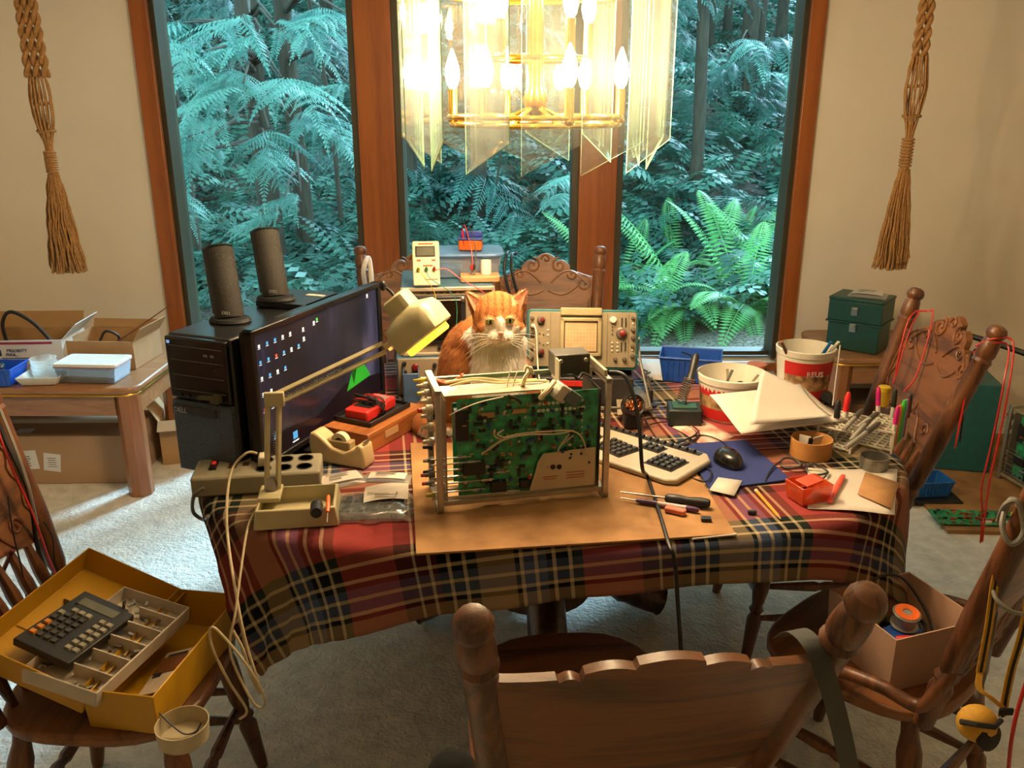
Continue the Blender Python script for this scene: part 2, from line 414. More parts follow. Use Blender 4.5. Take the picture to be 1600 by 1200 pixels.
# trees
spray=[frond(.8,14,.42,-.05,.45,s,True) for s in range(4)]
def cedar_fan(L,seed):
    """a drooping flat spray: stem with side sprays of scale leaves"""
    rg=np.random.default_rng(seed); out=[]
    for i in range(9):
        t=.08+.88*i/9; base=np.array([L*t,0,-.22*L*t*t])
        for sg in (-1,1):
            l=L*.62*(1.08-t)*rg.uniform(.6,1.25)+.08
            v,f=frond(l,15,.20*l,.0,.33,seed*7+i,True)
            out.append((v@rotm(sg*rg.uniform(35,60),rg.uniform(0,16),rg.uniform(-22,22)).T+base,f))
    v,f=frond(L*.45,14,.12*L,-.35,.4,seed,True); out.append((v+np.array([L*.75,0,-.2*L]),f))
    return compose(out)
def tree(px,py,wpx,label,hgt=12,lean=0,fans=(),d=None,fm=None,name='conifer_tree'):
    p=ground_hit(px,py) if d is None else Vector((atd(px,py,d).x,d,0)); p.z=gz(p.x,p.y)-.1
    zc=p.y*math.cos(TH)+(H-p.z)*math.sin(TH); r=wpx*zc/FPX/2
    t=thing(name,label,'tree',p,group='trees outside the windows')
    pts=[];rr=[]
    for i in range(15):
        s=i/14; pts.append((lean*s*hgt+.03*math.sin(i*1.3+px),.04*math.sin(i+px),s*hgt)); rr.append(r*(1.35 if i==0 else 1.0)*(1-.45*s))
    MB().tube(pts,rr,12).build('trunk',BARK,t)
    if fans:
        out=[];st=MB()
        for j,(fx,fy,fd,L,az) in enumerate(fans):
            q=atd(fx,fy,fd)-p; v,f=cedar_fan(L,int(fx+fy)+j)
            out.append((v@rotm(az,random.uniform(0,14)).T+np.array(q),f))
            zz=q.z+.25*abs(q.x); st.tube([(lean*zz,0,zz),((q.x)*.5,q.y*.5,zz+.02),tuple(q)],[.025,.014,.006],6)
        v,f=compose(out); mesh_np('foliage',v,f,fm or CEDAR,t); st.build('branches',BARK,t)
    return t
F1=[]
for fx,fy,az in ((400,60,200),(430,40,330),(320,80,190),(380,130,215),(350,180,240),(440,120,300),(470,170,310),(300,30,180),(330,215,230),(420,200,280),(390,20,250),(360,110,270),(290,215,200)):
    F1.append((fx,fy,random.uniform(6.2,7.4),random.uniform(.6,.95),az)); F1.append((fx+random.uniform(-30,30),fy+random.uniform(-15,35),random.uniform(6.6,7.8),random.uniform(.5,.8),az+random.uniform(-50,50)))
tree(428,455,36,'mossy cedar trunk with broad drooping sprays, seen above the speakers',fans=F1)
tree(302,470,30,'bare grey-brown trunk at the far left of the left window',fans=[(262,210,6.0,.5,300),(262,290,6.0,.45,310),(262,60,6.2,.5,300)])
tree(478,440,28,'dark trunk just right of the mossy cedar',fans=[(470,300,6.6,.5,230),(440,330,6.6,.45,215),(540,20,6.0,.6,250),(500,10,6.2,.6,280),(545,130,6.6,.5,215)])
tree(545,395,8,'thin dark leaning sapling near the left window post',lean=-.09,hgt=9)
tree(645,340,26,'dark trunk at the left edge of the middle window')
tree(747,365,26,'straight trunk seen through the middle window below the chandelier')
tree(765,375,4,'slender pale leaning stem beside the middle trunk',lean=.1,hgt=7)
tree(1081,340,20,'slim dark trunk behind the ferns in the right window')
tree(1160,195,28,'thick trunk high on the slope in the right window',fans=[(1140,90,13,1.1,200),(1190,110,13,1.1,320),(1160,60,12,1.1,270)])
tree(1175,190,18,'second trunk standing against the thick one high on the slope')
tree(1040,150,14,'distant trunk just right of the chandelier glass')
tree(930,300,14,'trunk mostly hidden by the right window post',fans=[(900,270,6.2,.38,230),(885,300,6.2,.3,250)])
far=[(265,150,20),(345,120,14),(520,180,22),(410,230,16),(580,200,18),(680,160,18),(820,150,16),(870,180,14),(990,160,15),(1105,110,14),(1215,120,18),(1135,80,12),(1250,150,14),(1330,200,20),(200,250,20),(720,120,12)]
for k,(a,c,w) in enumerate(far): tree(a,c,w,'far trunk in the '+('left' if a<590 else 'middle' if a<935 else 'right')+' window'+(', '+('leftmost','second from left','third from left','fourth from left','fifth from left','sixth from left','seventh from left','eighth from left')[sorted(q[0] for q in far if (q[0]<590)==(a<590) and (q[0]<935)==(a<935)).index(a)]+' of those'),hgt=16)
# dim foliage between the trunks
parts=[]
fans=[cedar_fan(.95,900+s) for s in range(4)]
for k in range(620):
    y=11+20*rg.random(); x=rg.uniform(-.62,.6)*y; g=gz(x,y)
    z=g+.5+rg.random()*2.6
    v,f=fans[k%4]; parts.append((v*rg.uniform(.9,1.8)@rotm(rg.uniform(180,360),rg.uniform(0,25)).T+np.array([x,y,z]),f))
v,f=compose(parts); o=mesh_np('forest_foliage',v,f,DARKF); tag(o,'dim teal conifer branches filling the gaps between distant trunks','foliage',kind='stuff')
# ---------- dining table ----------
OAK=wood('oak_chair_wood','#7a4a24','#42240f',.48,1.4,(1,9,12),coat=.12,rings=6)
OAKV=wood('oak_turned_wood','#6e4120','#381b0b',.46,2.5,(9,9,1),coat=.15)
DOAK=wood('dark_oak','#4c2a16','#281408',.35,2.5,(9,9,1),coat=.4)
TC=Vector((.10,2.335)); TZ=.752; TA,TB=.915,.70; TROT=math.radians(4); NEXP=3.0
def tl(x,y):   # world->table local
    dx,dy=x-TC.x,y-TC.y; c,s=math.cos(-TROT),math.sin(-TROT); return dx*c-dy*s,dx*s+dy*c
def tw(x,y):
    c,s=math.cos(TROT),math.sin(TROT); return TC.x+x*c-y*s,TC.y+x*s+y*c
OUT=[]
for k in range(120):
    a=2*PI*k/120; c,s=math.cos(a),math.sin(a)
    r=(abs(c/TA)**NEXP+abs(s/TB)**NEXP)**(-1/NEXP); OUT.append((r*c,r*s))
t=thing('dining_table','oak pedestal dining table under the plaid cloth in the middle of the room','table',(TC.x,TC.y,0),4)
MB().prism([(x*.985,y*.985) for x,y in OUT],TZ-.035,TZ-.006).build('tabletop',OAK,t,bevel=.004)
MB().prism([(x*.8,y*.8) for x,y in OUT],TZ-.10,TZ-.036).build('apron',DOAK,t)
MB().lathe([(.17,.64),(.17,.60),(.10,.56),(.085,.50),(.12,.42),(.145,.33),(.15,.25),(.12,.20),(.16,.17),(.17,.12),(.13,.10)],28,T(0,.17,0)).build('pedestal_column',DOAK,t)
for k in range(4):
    a=math.radians(90*k); ca,sa=math.cos(a),math.sin(a); PM=T(0,.17,0)
    MB().tube(spline([(ca*.08,sa*.08,.19),(ca*.20,sa*.20,.19),(ca*.31,sa*.31,.10),(ca*.41,sa*.41,.055)],6),[.055]*6+[.06]*6+[.05]*6+[.055],12,PM).build('pedestal_foot',DOAK,t)
# ---------- plaid cloth ----------
def plaid():
    m=bpy.data.materials.new('tartan_wool'); m.use_nodes=True; nt=m.node_tree;N=nt.nodes;L=nt.links
    p=N['Principled BSDF']; p.inputs['Roughness'].default_value=.95; p.inputs['Specular IOR Level'].default_value=.15
    uv=N.new('ShaderNodeUVMap'); sp=N.new('ShaderNodeSeparateXYZ'); L.new(uv.outputs[0],sp.inputs[0])
    red='#a83028';dk='#10161a';cr='#cdb98c';tan='#9c8560';blu='#465a80';gr='#25301f'; wine='#5c1214'
    # sett in fractions of the repeat
    seq=[(0,red),(.20,wine),(.27,cr),(.285,wine),(.33,cr),(.345,wine),(.37,dk),(.41,cr),(.425,dk),(.47,cr),(.485,gr),(.53,tan),(.55,tan),(.68,dk),(.70,cr),(.715,blu),(.76,cr),(.775,blu),(.81,dk),(.835,cr),(.85,dk),(.90,cr),(.915,gr),(.96,red)]
    def ramps(sock,per,off):
        a=N.new('ShaderNodeMath'); a.operation='MULTIPLY_ADD'; a.inputs[1].default_value=1/per; a.inputs[2].default_value=off; L.new(sock,a.inputs[0])
        f=N.new('ShaderNodeMath'); f.operation='FRACT'; L.new(a.outputs[0],f.inputs[0])
        r=N.new('ShaderNodeValToRGB'); r.color_ramp.interpolation='CONSTANT'
        e=r.color_ramp.elements; e[0].position=0; e[0].color=lin(seq[0][1]); e[1].position=seq[1][0]; e[1].color=lin(seq[1][1])
        for q,c in seq[2:]:
            x=e.new(q); x.color=lin(c)
        L.new(f.outputs[0],r.inputs[0]); return r
    a=ramps(sp.outputs[0],PERX,OFFX); c=ramps(sp.outputs[1],PERY,OFFY)
    mx=N.new('ShaderNodeMix'); mx.data_type='RGBA'; mx.inputs[0].default_value=.5
    L.new(a.outputs[0],mx.inputs[6]); L.new(c.outputs[0],mx.inputs[7])
    hs=N.new('ShaderNodeHueSaturation'); hs.inputs['Saturation'].default_value=.92; hs.inputs['Value'].default_value=.68; L.new(mx.outputs[2],hs.inputs['Color']); L.new(hs.outputs[0],p.inputs['Base Color'])
    nz=N.new('ShaderNodeTexNoise'); nz.inputs['Scale'].default_value=500; bn=N.new('ShaderNodeBump'); bn.inputs['Strength'].default_value=.4; bn.inputs['Distance'].default_value=.002
    tc=N.new('ShaderNodeTexCoord'); L.new(tc.outputs['Object'],nz.inputs[0]); L.new(nz.outputs[0],bn.inputs['Height']); L.new(bn.outputs[0],p.inputs['Normal'])
    return m
PERX=.52; OFFX=.30; PERY=.52; OFFY=.62
CR=math.radians(8.5); C1=(-.69,1.385); CW,CH=1.86,1.78
def flat(u,v):
    c,s=math.cos(CR),math.sin(CR); return C1[0]+u*c-v*s, C1[1]+u*s+v*c
OA=np.array(OUT)
def drape(x,y):
    lx,ly=tl(x,y)
    r=(abs(lx/TA)**NEXP+abs(ly/TB)**NEXP)**(1/NEXP)
    if r<=1: return (x,y,TZ+.004*noise.noise(Vector((x*6,y*6,0)))*max(0,r-.8)*4)
    i=np.argmin((OA[:,0]-lx)**2+(OA[:,1]-ly)**2)
    a,bb,cc=OA[i-1],OA[i],OA[(i+1)%120]
    best=None
    for p,q in ((a,bb),(bb,cc)):
        d=q-p; s=np.clip(((lx-p[0])*d[0]+(ly-p[1])*d[1])/(d@d),0,1); w=p+d*s; e=math.hypot(lx-w[0],ly-w[1])
        if best is None or e<best[0]: best=(e,w)
    e,w=best; nx_,ny_=(lx-w[0])/max(e,1e-6),(ly-w[1])/max(e,1e-6)
    ang=math.atan2(w[1],w[0])
    fold=.5+.5*math.sin(ang*17+.6); rad=.018
    if e<rad*PI/2: out=rad*math.sin(e/rad); dn=rad*(1-math.cos(e/rad))
    else: out=rad+(e-rad*PI/2)*(.10+.22*fold*min(1,e*4)); dn=rad+(e-rad*PI/2)*.965
    X,Y=tw(w[0]+nx_*out,w[1]+ny_*out)
    return (X,Y,TZ-dn)
NU,NV=150,144
vs=[];uvs=[]
for j in range(NV+1):
    for i in range(NU+1):
        u,v=CW*i/NU,CH*j/NV; x,y=flat(u,v); vs.append(drape(x,y)); uvs.append((u,v))
fs=[(j*(NU+1)+i,j*(NU+1)+i+1,(j+1)*(NU+1)+i+1,(j+1)*(NU+1)+i) for j in range(NV) for i in range(NU)]
b=MB(); b.add(vs,fs); cl=b.build('tablecloth',plaid(),recenter=False,sharp=180)
ul=cl.data.uv_layers.new(name='UVMap')
vi=np.zeros(len(cl.data.loops),dtype=np.int32); cl.data.loops.foreach_get('vertex_index',vi)
ul.data.foreach_set('uv',np.array(uvs,dtype=np.float32)[vi].ravel())
sm=cl.modifiers.new('Smooth','SMOOTH'); sm.factor=.5; sm.iterations=3
so_=cl.modifiers.new('Solid','SOLIDIFY'); so_.thickness=.004; so_.offset=1
tag(cl,'red, navy and cream plaid wool blanket draped over the dining table','tablecloth')
TT=TZ+.0045   # working surface height
# ---------- pressed-back chairs ----------
POST=[(.020,0),(.021,.12),(.024,.16),(.017,.19),(.024,.21),(.017,.23),(.022,.26),(.026,.45),(.024,.66),(.024,.83),(.027,.845),(.022,.86),(.026,.875),(.0255,.91),(.023,.935),(.020,.945),(.026,.96),(.0265,.975),(.021,.992),(.010,1)]
LEG=[(.013,0),(.016,.05),(.019,.2),(.023,.34),(.015,.38),(.023,.41),(.016,.44),(.024,.55),(.026,.8),(.018,.9),(.018,1)]
SPIN=[(.008,0),(.010,.12),(.015,.3),(.008,.36),(.014,.42),(.008,.48),(.014,.54),(.015,.68),(.010,.88),(.008,1)]
STR=[(.008,0),(.012,.2),(.016,.45),(.011,.5),(.016,.55),(.012,.8),(.008,1)]
def spiral(c,r0,turns,a0,sg,n=22):
    out=[]
    for i in range(n):
        t=i/(n-1); a=a0+sg*turns*2*PI*t; r=r0*(1-.85*t); out.append((c[0]+r*math.cos(a),c[1]+r*math.sin(a)))
    return out
def crest(u):
    a=abs(u)
    if a<.19: return 1.030+.016*math.cos(a/.19*PI/2)
    if a<.48: s=(a-.19)/.29; return .984+.036*math.sin(PI*(.12+.62*(1-s)))
    if a<.62: s=(a-.48)/.14; return .960+.018*math.sin(PI*s)
    s=(a-.62)/.38; return .955+.020*(1-s)**1.5
def make_chair(label,loc,rz,lean=15,arms=False,carve=True,zt=1.08,wtop=.225,amp=1.0,fd=0):
    t=thing('dining_chair',label,'chair',loc,rz,'pressed-back oak dining chairs')
    o=[]
    for k in range(40):
        a=2*PI*k/40; c,s=math.cos(a),math.sin(a); n=3.2; r=(abs(c/.225)**n+abs(s/.215)**n)**(-1/n); o.append((r*c*(1+.05*s),r*s*(1+(fd/.215 if s>0 else 0))))
    b=MB(); b.prism(o,.425,.452); b.build('seat',OAK,t,bevel=.009,seg=3)
    for sx,sy in ((-1,1),(1,1),(-1,-1),(1,-1)):
        MB().between((sx*.20,sy*.20+(-.02 if sy<0 else .01+fd),0),(sx*.155,sy*.15+(fd if sy>0 else 0),.428),LEG,12).build('leg',OAKV,t)
    for sx in (-1,1):
        MB().between((sx*.19,.185+fd,.15),(sx*.19,-.19,.15),STR,8).build('stretcher',OAKV,t)
        MB().between((sx*.175,.165+fd,.25),(sx*.175,-.17,.25),STR,8).build('stretcher',OAKV,t)
    MB().between((-.183,.17+fd,.20),(.183,.17+fd,.20),STR,8).build('stretcher',OAKV,t)
    MB().between((-.188,-.185,.19),(.188,-.185,.19),STR,8).build('stretcher',OAKV,t)
    tl_=math.tan(math.radians(lean)); yb=-.185
    def B(x,z,off=0): # point on the leaning back
        s=(z-.45)/(zt-.45); return Vector((x,yb-(z-.45)*tl_-.03*(1-(x/wtop)**2)*min(1,s*1.4)+off,z))
    for sx in (-1,1):
        MB().between((sx*.18,yb,.44),(sx*wtop,yb-(zt-.45)*tl_,zt),POST,14).build('back_post',OAKV,t)
    # panel outline (x,z) with scalloped crest
    zb=.69; tops=[(-1,.955),(-.86,.955),(-.78,.965),(-.70,.985),(-.66,.965),(-.58,.985),(-.50,1.0),(-.46,.985),(-.38,1.02),(-.25,1.04),(-.16,1.045),(-.12,1.035),(0,1.065)]
    tops=[(-1,.960),(-.9,.957),(-.8,.962),(-.72,.980),(-.69,.978),(-.67,.962),(-.62,.976),(-.56,.980),(-.52,.972),(-.5,.966),(-.44,1.0),(-.36,1.018),(-.26,1.022),(-.2,1.015),(-.17,1.002),(-.12,1.03),(-.06,1.044),(0,1.048)]
    tops=tops+[(-x,z) for x,z in tops[:-1][::-1]]
    K=40; tx=np.array([a for a,_ in tops]); tz=np.array([.955+(c-.955)*amp-1.08+zt for _,c in tops])
    vs=[];NX=130;NZ=6
    for i in range(NX+1):
        u=-1+2*i/NX; ztop=.955+(crest(u)-.955)*amp-1.08+zt; zl=zb+.012*math.cos(u*PI)
        for j in range(NZ+1):
            z=zl+(ztop-zl)*j/NZ; hw=(.18+(wtop-.18)*(z-.45)/(zt-.45))-.012
            vs.append((u*hw,z))
    b=MB(); V=[];n=len(vs)
    for off in (.009,-.009):
        for (x,z) in vs: V.append(B(x,z,off))
    Q=NZ+1; fs=[]
    for i in range(NX):
        for j in range(NZ):
            a=i*Q+j; fs.append((a,a+Q,a+Q+1,a+1)[::-1]); fs.append((n+a,n+a+Q,n+a+Q+1,n+a+1))
    for i in range(NX):
        a=i*Q; c=a+Q; fs.append((a,c,n+c,n+a)[::-1]); a+=NZ;c+=NZ; fs.append((a,c,n+c,n+a))
    for j in range(NZ):
        fs.append((j,j+1,n+j+1,n+j)[::-1]); a=NX*Q+j; fs.append((a,a+1,n+a+1,n+a))
    b.add(V,fs); b.build('back_panel',OAK,t,sharp=50)
    if carve:
        b=MB(); dz=zt-1.08
        cv=[]
        for sg in (-1,1):
            cv.append(spiral((sg*.055,1.0),.032,1.3,PI/2,sg)); cv.append(spiral((sg*.155,.93),.034,1.4,PI/2,-sg)); cv.append(spiral((sg*.11,.965),.022,1.1,0,sg))
            cv.append([(sg*.195,.93-.02*i) for i in range(9)]); cv.append([(sg*(.18+.008*math.sin(i*1.4)),.91-.018*i) for i in range(11)])
            cv.append([(sg*(.02+.15*i/12),.93+.05*math.sin(i/12*PI)) for i in range(13)])
            cv.append([(sg*(.0+.11*i/10),.725+.035*math.sin(i/10*PI*1.5)+.02*(i<2)) for i in range(11)])
            cv.append(spiral((sg*.12,.735),.022,1.2,PI,sg)); cv.append([(sg*(.01+.13*i/10),.90-.03*math.sin(i/10*PI)+.03*i/10) for i in range(11)])
        cv.append(spiral((0,1.025),.02,1,0,1)); cv.append([(-.015+.0*i,.76+.012*i) for i in range(3)])
        for c in cv: b.tube([B(x,z+dz,.0105) for x,z in c],.0042,6)
        b.build('carving',OAK,t)
    for k in range(6):
        x=-.135+.27*k/5; MB().between((x*.95,yb+.01,.445),B(x,.70),SPIN,8).build('spindle',OAKV,t)
    if arms:
        for sx in (-1,1):
            MB().tube(spline([(sx*.20,.02,.45),(sx*.215,-.02,.49),(sx*.22,-.11,.505),(sx*.215,yb+.0,.50),(sx*.205,yb-.03,.56),(sx*.195,yb-.045,.60)],6),.0145,10).build('arm',OAKV,t)
    return t
ch_near=make_chair('oak chair nearest the camera, seen from behind with scalloped crest',(.148,1.36,0),6,lean=24,carve=False,wtop=.245,amp=.55,fd=.19)
ch_right=make_chair('oak chair at the right end of the table, red cords over its back',(.93,2.47,0),90,lean=16,wtop=.245)
ch_fl=make_chair('carved oak chair behind the table, left of the instrument stack',(-.40,3.22,0),180,lean=13)
ch_fr=make_chair('carved oak chair behind the table, right of the cat',(.14,3.22,0),180,lean=13)
ch_bl=make_chair('oak chair at lower left carrying the open yellow case',(-.86,1.63,0),-90,lean=14)
ch_br=make_chair('oak chair at lower right carrying the open white box',(.85,1.72,0),42,lean=13,arms=True)
# ---------- chandelier ----------
def glowmat(name,c,s,add=True):
    m=bpy.data.materials.new(name); m.use_nodes=True; nt=m.node_tree;N=nt.nodes;L=nt.links
    N.remove(N['Principled BSDF']); e=N.new('ShaderNodeEmission'); e.inputs[0].default_value=lin(c); e.inputs[1].default_value=s
    t=N.new('ShaderNodeBsdfTransparent'); a=N.new('ShaderNodeAddShader'); L.new(e.outputs[0],a.inputs[0]); L.new(t.outputs[0],a.inputs[1]); L.new(a.outputs[0],N['Material Output'].inputs[0]); return m
BULB=glowmat('lit_bulb_glass','#ffe2b0',9)
FIL=mat('filament','#ffe0b0',.5,emit='#ffca80',es=60)
PANE=glassy('bevelled_glass',(.93,.97,.94),.16,haze=.014,hcol=(.95,1,.93)); EDGE=mat('green_glass_edge','#a9d2ae',.2,var=.05,trans=0)  # milky haze mixed into the panes to imitate glow around the bulbs
CX,CY=.055,2.15; CZ=1.60
t=thing('chandelier','brass ceiling chandelier with slanted clear glass plates and glowing candle bulbs','chandelier',(CX,CY,CZ))
def ring(r,z,rad=.007,n=40): return [(r*math.cos(2*PI*k/n),r*math.sin(2*PI*k/n),z) for k in range(n)]
for (r,z) in ((.20,-.005),(.13,.14),(.30,.30),(.205,.012),(.24,.285)):
    MB().tube(ring(r,z),.006,8,closed=True).build('brass_ring',GOLD,t)
b=MB()
b.lathe([(.010,0),(.02,.02),(.03,.05),(.02,.08),(.017,.3),(.03,.32),(.012,.36),(.010,1.0)],16)
for k in range(5):
    a=2*PI*k/5+.3
    b.tube([(0,0,.04),(math.cos(a)*.10,math.sin(a)*.10,-.01),(math.cos(a)*.20,math.sin(a)*.20,-.005)],.006,6)
    b.tube([(0,0,.15),(math.cos(a)*.13,math.sin(a)*.13,.14)],.005,6); b.tube([(0,0,.30),(math.cos(a)*.30,math.sin(a)*.30,.30)],.005,6)
b.build('brass_stem',GOLD,t)
MB().lathe([(.06,.99),(.065,1.0),(.02,1.018)],20).build('ceiling_rose',GOLD,t)
BW=14
def bulb(r,a,z):
    x,y=r*math.cos(a),r*math.sin(a)
    MB().lathe([(.011,0),(.013,.005),(.011,.01),(.011,.075)],12,T(x,y,z)).build('candle_sleeve',GOLD,t)
    MB().lathe([(.007,.075),(.013,.085),(.0175,.105),(.016,.125),(.008,.15),(.002,.165)],12,T(x,y,z)).build('candle_bulb',BULB,t)
    MB().tube([(x-.004,y,z+.10),(x-.003,y,z+.12),(x+.003,y,z+.12),(x+.004,y,z+.10)],.0012,5).build('filament',FIL,t)
    ld=bpy.data.lights.new('bulb_light','POINT'); ld.energy=BW; ld.color=(1,.72,.43); ld.shadow_soft_size=.014
    lo=bpy.data.objects.new('bulb_light',ld); COL.objects.link(lo); lo.location=(x,y,z+.112); lo.parent=t
for k in range(6): bulb(.20,2*PI*k/6+.35-PI/2,0.0)
for k in range(5): bulb(.13,2*PI*k/5+.1-PI/2+.5,.145)
# hanging glass panels, bevelled, slanted lower ends
NP=13
for k in range(NP):
    a=2*PI*k/NP-PI/2+.10; r=.288; x,y=r*math.cos(a),r*math.sin(a)
    yaw=math.degrees(a)+90-24
    w=.135; zl=-.105; zr=-.035; zt2=.56
    M=T(x,y,0)@R(yaw)
    o=[(-w/2,zl),(w/2,zr),(w/2,zt2),(-w/2,zt2)]
    b=MB(); MM=M@R(90,'X')
    # outer edge ring + inner slightly raised field = bevel
    inn=[(-w/2+.012,zl+.022),(w/2-.012,zr+.012),(w/2-.012,zt2-.012),(-w/2+.012,zt2-.012)]
    V=[(p,q,-.0012) for p,q in o]+[(p,q,-.003) for p,q in inn]+[(p,q,.0012) for p,q in o]+[(p,q,.003) for p,q in inn]
    F=[(4,5,6,7)[::-1],(12,13,14,15)]+[(i,(i+1)%4,4+(i+1)%4,4+i)[::-1] for i in range(4)]+[(8+i,8+(i+1)%4,12+(i+1)%4,12+i) for i in range(4)]
    b.add(V,F,MM,0); b.add(V,[(i,(i+1)%4,8+(i+1)%4,8+i) for i in range(4)],MM,1)
    b.build('glass_panel',[PANE,EDGE],t,flat=True)
# ---------- computer, speakers, monitor ----------
PUT=lambda px,py,z=TT: at(px,py,z)
t=thing('computer_tower','black desktop computer tower with mesh front at the left end of the table','computer',(-.664,2.195,TT+.001),-21.5)
w,d,h=.185,.45,.36
MB().box((0,0,h/2),(w,d,h)).build('body',mat('tower_black','#17181a',.38,coat=.2),t,bevel=.006)
fy=-d/2
MB().box((0,fy-.008,.2785),(w-.006,.016,.155)).build('drive_bay_front',mat('gloss_black','#101113',.25),t,bevel=.004)
m=mat('dark_mesh','#565c63',.5,.3,var=.5,scale=400,bump=1,bscale=420)
MB().box((0,fy-.008,.103),(w-.006,.018,.185)).build('mesh_grille',m,t,bevel=.004)
b=MB()
for z in (.335,.30,.262,.225): b.box((0,fy-.0165,z),(w-.03,.002,.0012))
for k in range(2): b.box((.03+.02*k,fy-.0165,.318),(.012,.002,.006)); b.box((.055,fy-.0165,.285),(.008,.002,.004))
b.build('bay_lines',GREYP,t)
MB().box((-.02,fy-.019,.172),(.13,.006,.022)).build('badge_bar',mat('bar_grey','#3c4045',.4,.4),t,bevel=.002)
text('DELL',.018,frame_on((-.06,fy-.0225,.172),(1,0,0),(0,0,1)),mat('silver_letters','#c9ccd0',.3,.6),t)
b=MB(); b.box((.055,fy-.02,.215),(.022,.03,.018)); b.box((.035,fy-.035,.22),(.04,.012,.008),rz=R(20)); b.build('usb_plug',mat('olive_plug','#4a4426',.5),t)
b=MB()
for k in range(3): b.box((-.06+.022*k,fy-.0175,.212),(.014,.003,.006))
b.build('front_ports',INK,t)
MB().box((w/2-.012,fy-.0182,.042),(.012,.001,.014)).build('sticker',mat('blue_sticker','#3a6fa0',.4),t)
MB().box((-w/2+.015,fy-.0172,.343),(.007,.002,.007)).build('power_light',mat('pale_led','#9fc6e6',.4,emit='#8fc0ff',es=.6),t)
sl=thing('slim_case','flat black box with a pale sticker lying on the rear of the tower','drive',(-.575,2.335,TT+h+.002),-21)
MB().box((0,0,.008),(.19,.17,.016)).build('case',BLACK,sl,bevel=.002); MB().box((.02,.03,.0166),(.055,.018,.001)).build('sticker',mat('pale_sticker','#b9b79a',.6),sl)
def speaker(loc,label,dx):
    t=thing('computer_speaker',label,'speaker',loc,-14,group='black computer speakers')
    MB().lathe([(.052,0),(.055,.004),(.05,.011),(.02,.016)],24,sx=1.0,sy=.8).build('foot',DBLACK,t)
    axis=Vector((dx,.05,.175)); q=axis.to_track_quat('Z','Y').to_matrix().to_4x4()
    b=MB(); b.lathe([(.034,0),(.036,.01),(.036,.175),(.033,.182)],28,T(0,0,.008)@q,sx=1,sy=.85); b.build('speaker_body',mat('speaker_cloth','#2a2520',.7,var=.25,scale=300,bump=.3,bscale=400),t)
    MB().lathe([(.035,0),(.0375,.003),(.034,.006)],28,T(0,0,.008)@q@T(0,0,.180),sx=1,sy=.85).build('top_cap',mat('cap_teal','#1c2a2a',.3),t)
    b=MB(); b.tube([Vector((-.036,-.008,.02))+axis*s for s in (0,.5,.9)],.006,8); b.build('side_rail',mat('cap_teal','#1c2a2a',.3),t)
    text('DELL',.011,T(0,0,.0)@frame_on(Vector((.012,-.0335,.030)),(1,.0,0),(0,.2,1)),mat('silver_letters','#c9ccd0',.3,.6),t)
    return t
p=at(360,503,TT+h); speaker((p.x,p.y,TT+h+.001),'left black speaker leaning back on the front of the tower',-.045)
speaker((-.640,2.30,TT+h+.018),'right black speaker standing on the flat box behind the other speaker',-.045)
# monitor
mw,mh=.62,.352
t=thing('computer_monitor','widescreen black monitor showing a dark starry desktop with icons','monitor',(-.512,2.235,TT+.001),69.5)
b=MB(); fr=.016
for (x,z,a,c) in ((0,fr/2,mw,fr),(0,mh-fr/2,mw,fr),(-mw/2+fr/2,mh/2,fr,mh),(mw/2-fr/2,mh/2,fr,mh)): b.box((x,-.002,z+.03),(a,.028,c))
b.box((0,.014,mh/2+.03),(mw-.01,.02,mh-.01)); b.build('bezel',mat('bezel_black','#121214',.3),t,bevel=.003)
def screenmat():
    m=bpy.data.materials.new('desktop_picture'); m.use_nodes=True; nt=m.node_tree;N=nt.nodes;L=nt.links; p=N['Principled BSDF']
    tc=N.new('ShaderNodeTexCoord'); mp=N.new('ShaderNodeMapping'); mp.inputs['Scale'].default_value=(7,1,2); L.new(tc.outputs['Object'],mp.inputs[0])
    n=N.new('ShaderNodeTexNoise'); n.inputs['Scale'].default_value=1; n.inputs['Detail'].default_value=5; L.new(mp.outputs[0],n.inputs[0])
    r=N.new('ShaderNodeValToRGB'); e=r.color_ramp.elements; e[0].position=.38; e[0].color=lin('#0f1620'); e[1].position=.8; e[1].color=lin('#7a7090'); x=e.new(.55); x.color=lin('#232a3e')
    L.new(n.outputs[0],r.inputs[0]); L.new(r.outputs[0],p.inputs['Emission Color']); p.inputs['Emission Strength'].default_value=.55; p.inputs['Base Color'].default_value=(.01,.01,.012,1); p.inputs['Roughness'].default_value=.25
    return m
M0=frame_on((0,-.0075,.03),(1,0,0),(0,0,1))
b=MB(); b.add([(-mw/2+fr,fr,0),(mw/2-fr,fr,0),(mw/2-fr,mh-fr,0),(-mw/2+fr,mh-fr,0)],[(0,1,2,3)],M0)
b.build('screen',screenmat(),t,flat=True)
b=MB(); b.add([(-mw/2+fr,fr,.0008),(mw/2-fr,fr,.0008),(mw/2-fr,.075,.0008),(.1,.10,.0008),(-.05,.055,.0008),(-.2,.07,.0008),(-mw/2+fr,.05,.0008)],[(0,1,2,3,4,5,6)],M0)
b.build('dark_hill_picture',mat('hill_picture','#0a0708',.3,emit='#2a1820',es=.35),t,flat=True)
b=MB(); b.add([(.10,.075,.0012),(.235,.085,.0012),(.205,.125,.0012),(.165,.142,.0012),(.13,.12,.0012)],[(0,1,2,3,4)],M0); b.add([(.13,.12,.0014),(.165,.142,.0014),(.158,.145,.0014),(.14,.085,.0014)],[(0,1,2,3)],M0,1)
b.build('green_tent_picture',[mat('tent','#1c7a20',.3,emit='#2fa02a',es=.55),mat('tentdark','#0c3d10',.3,emit='#155a14',es=.4)],t,flat=True)
b=MB(); rr=random.Random(3)
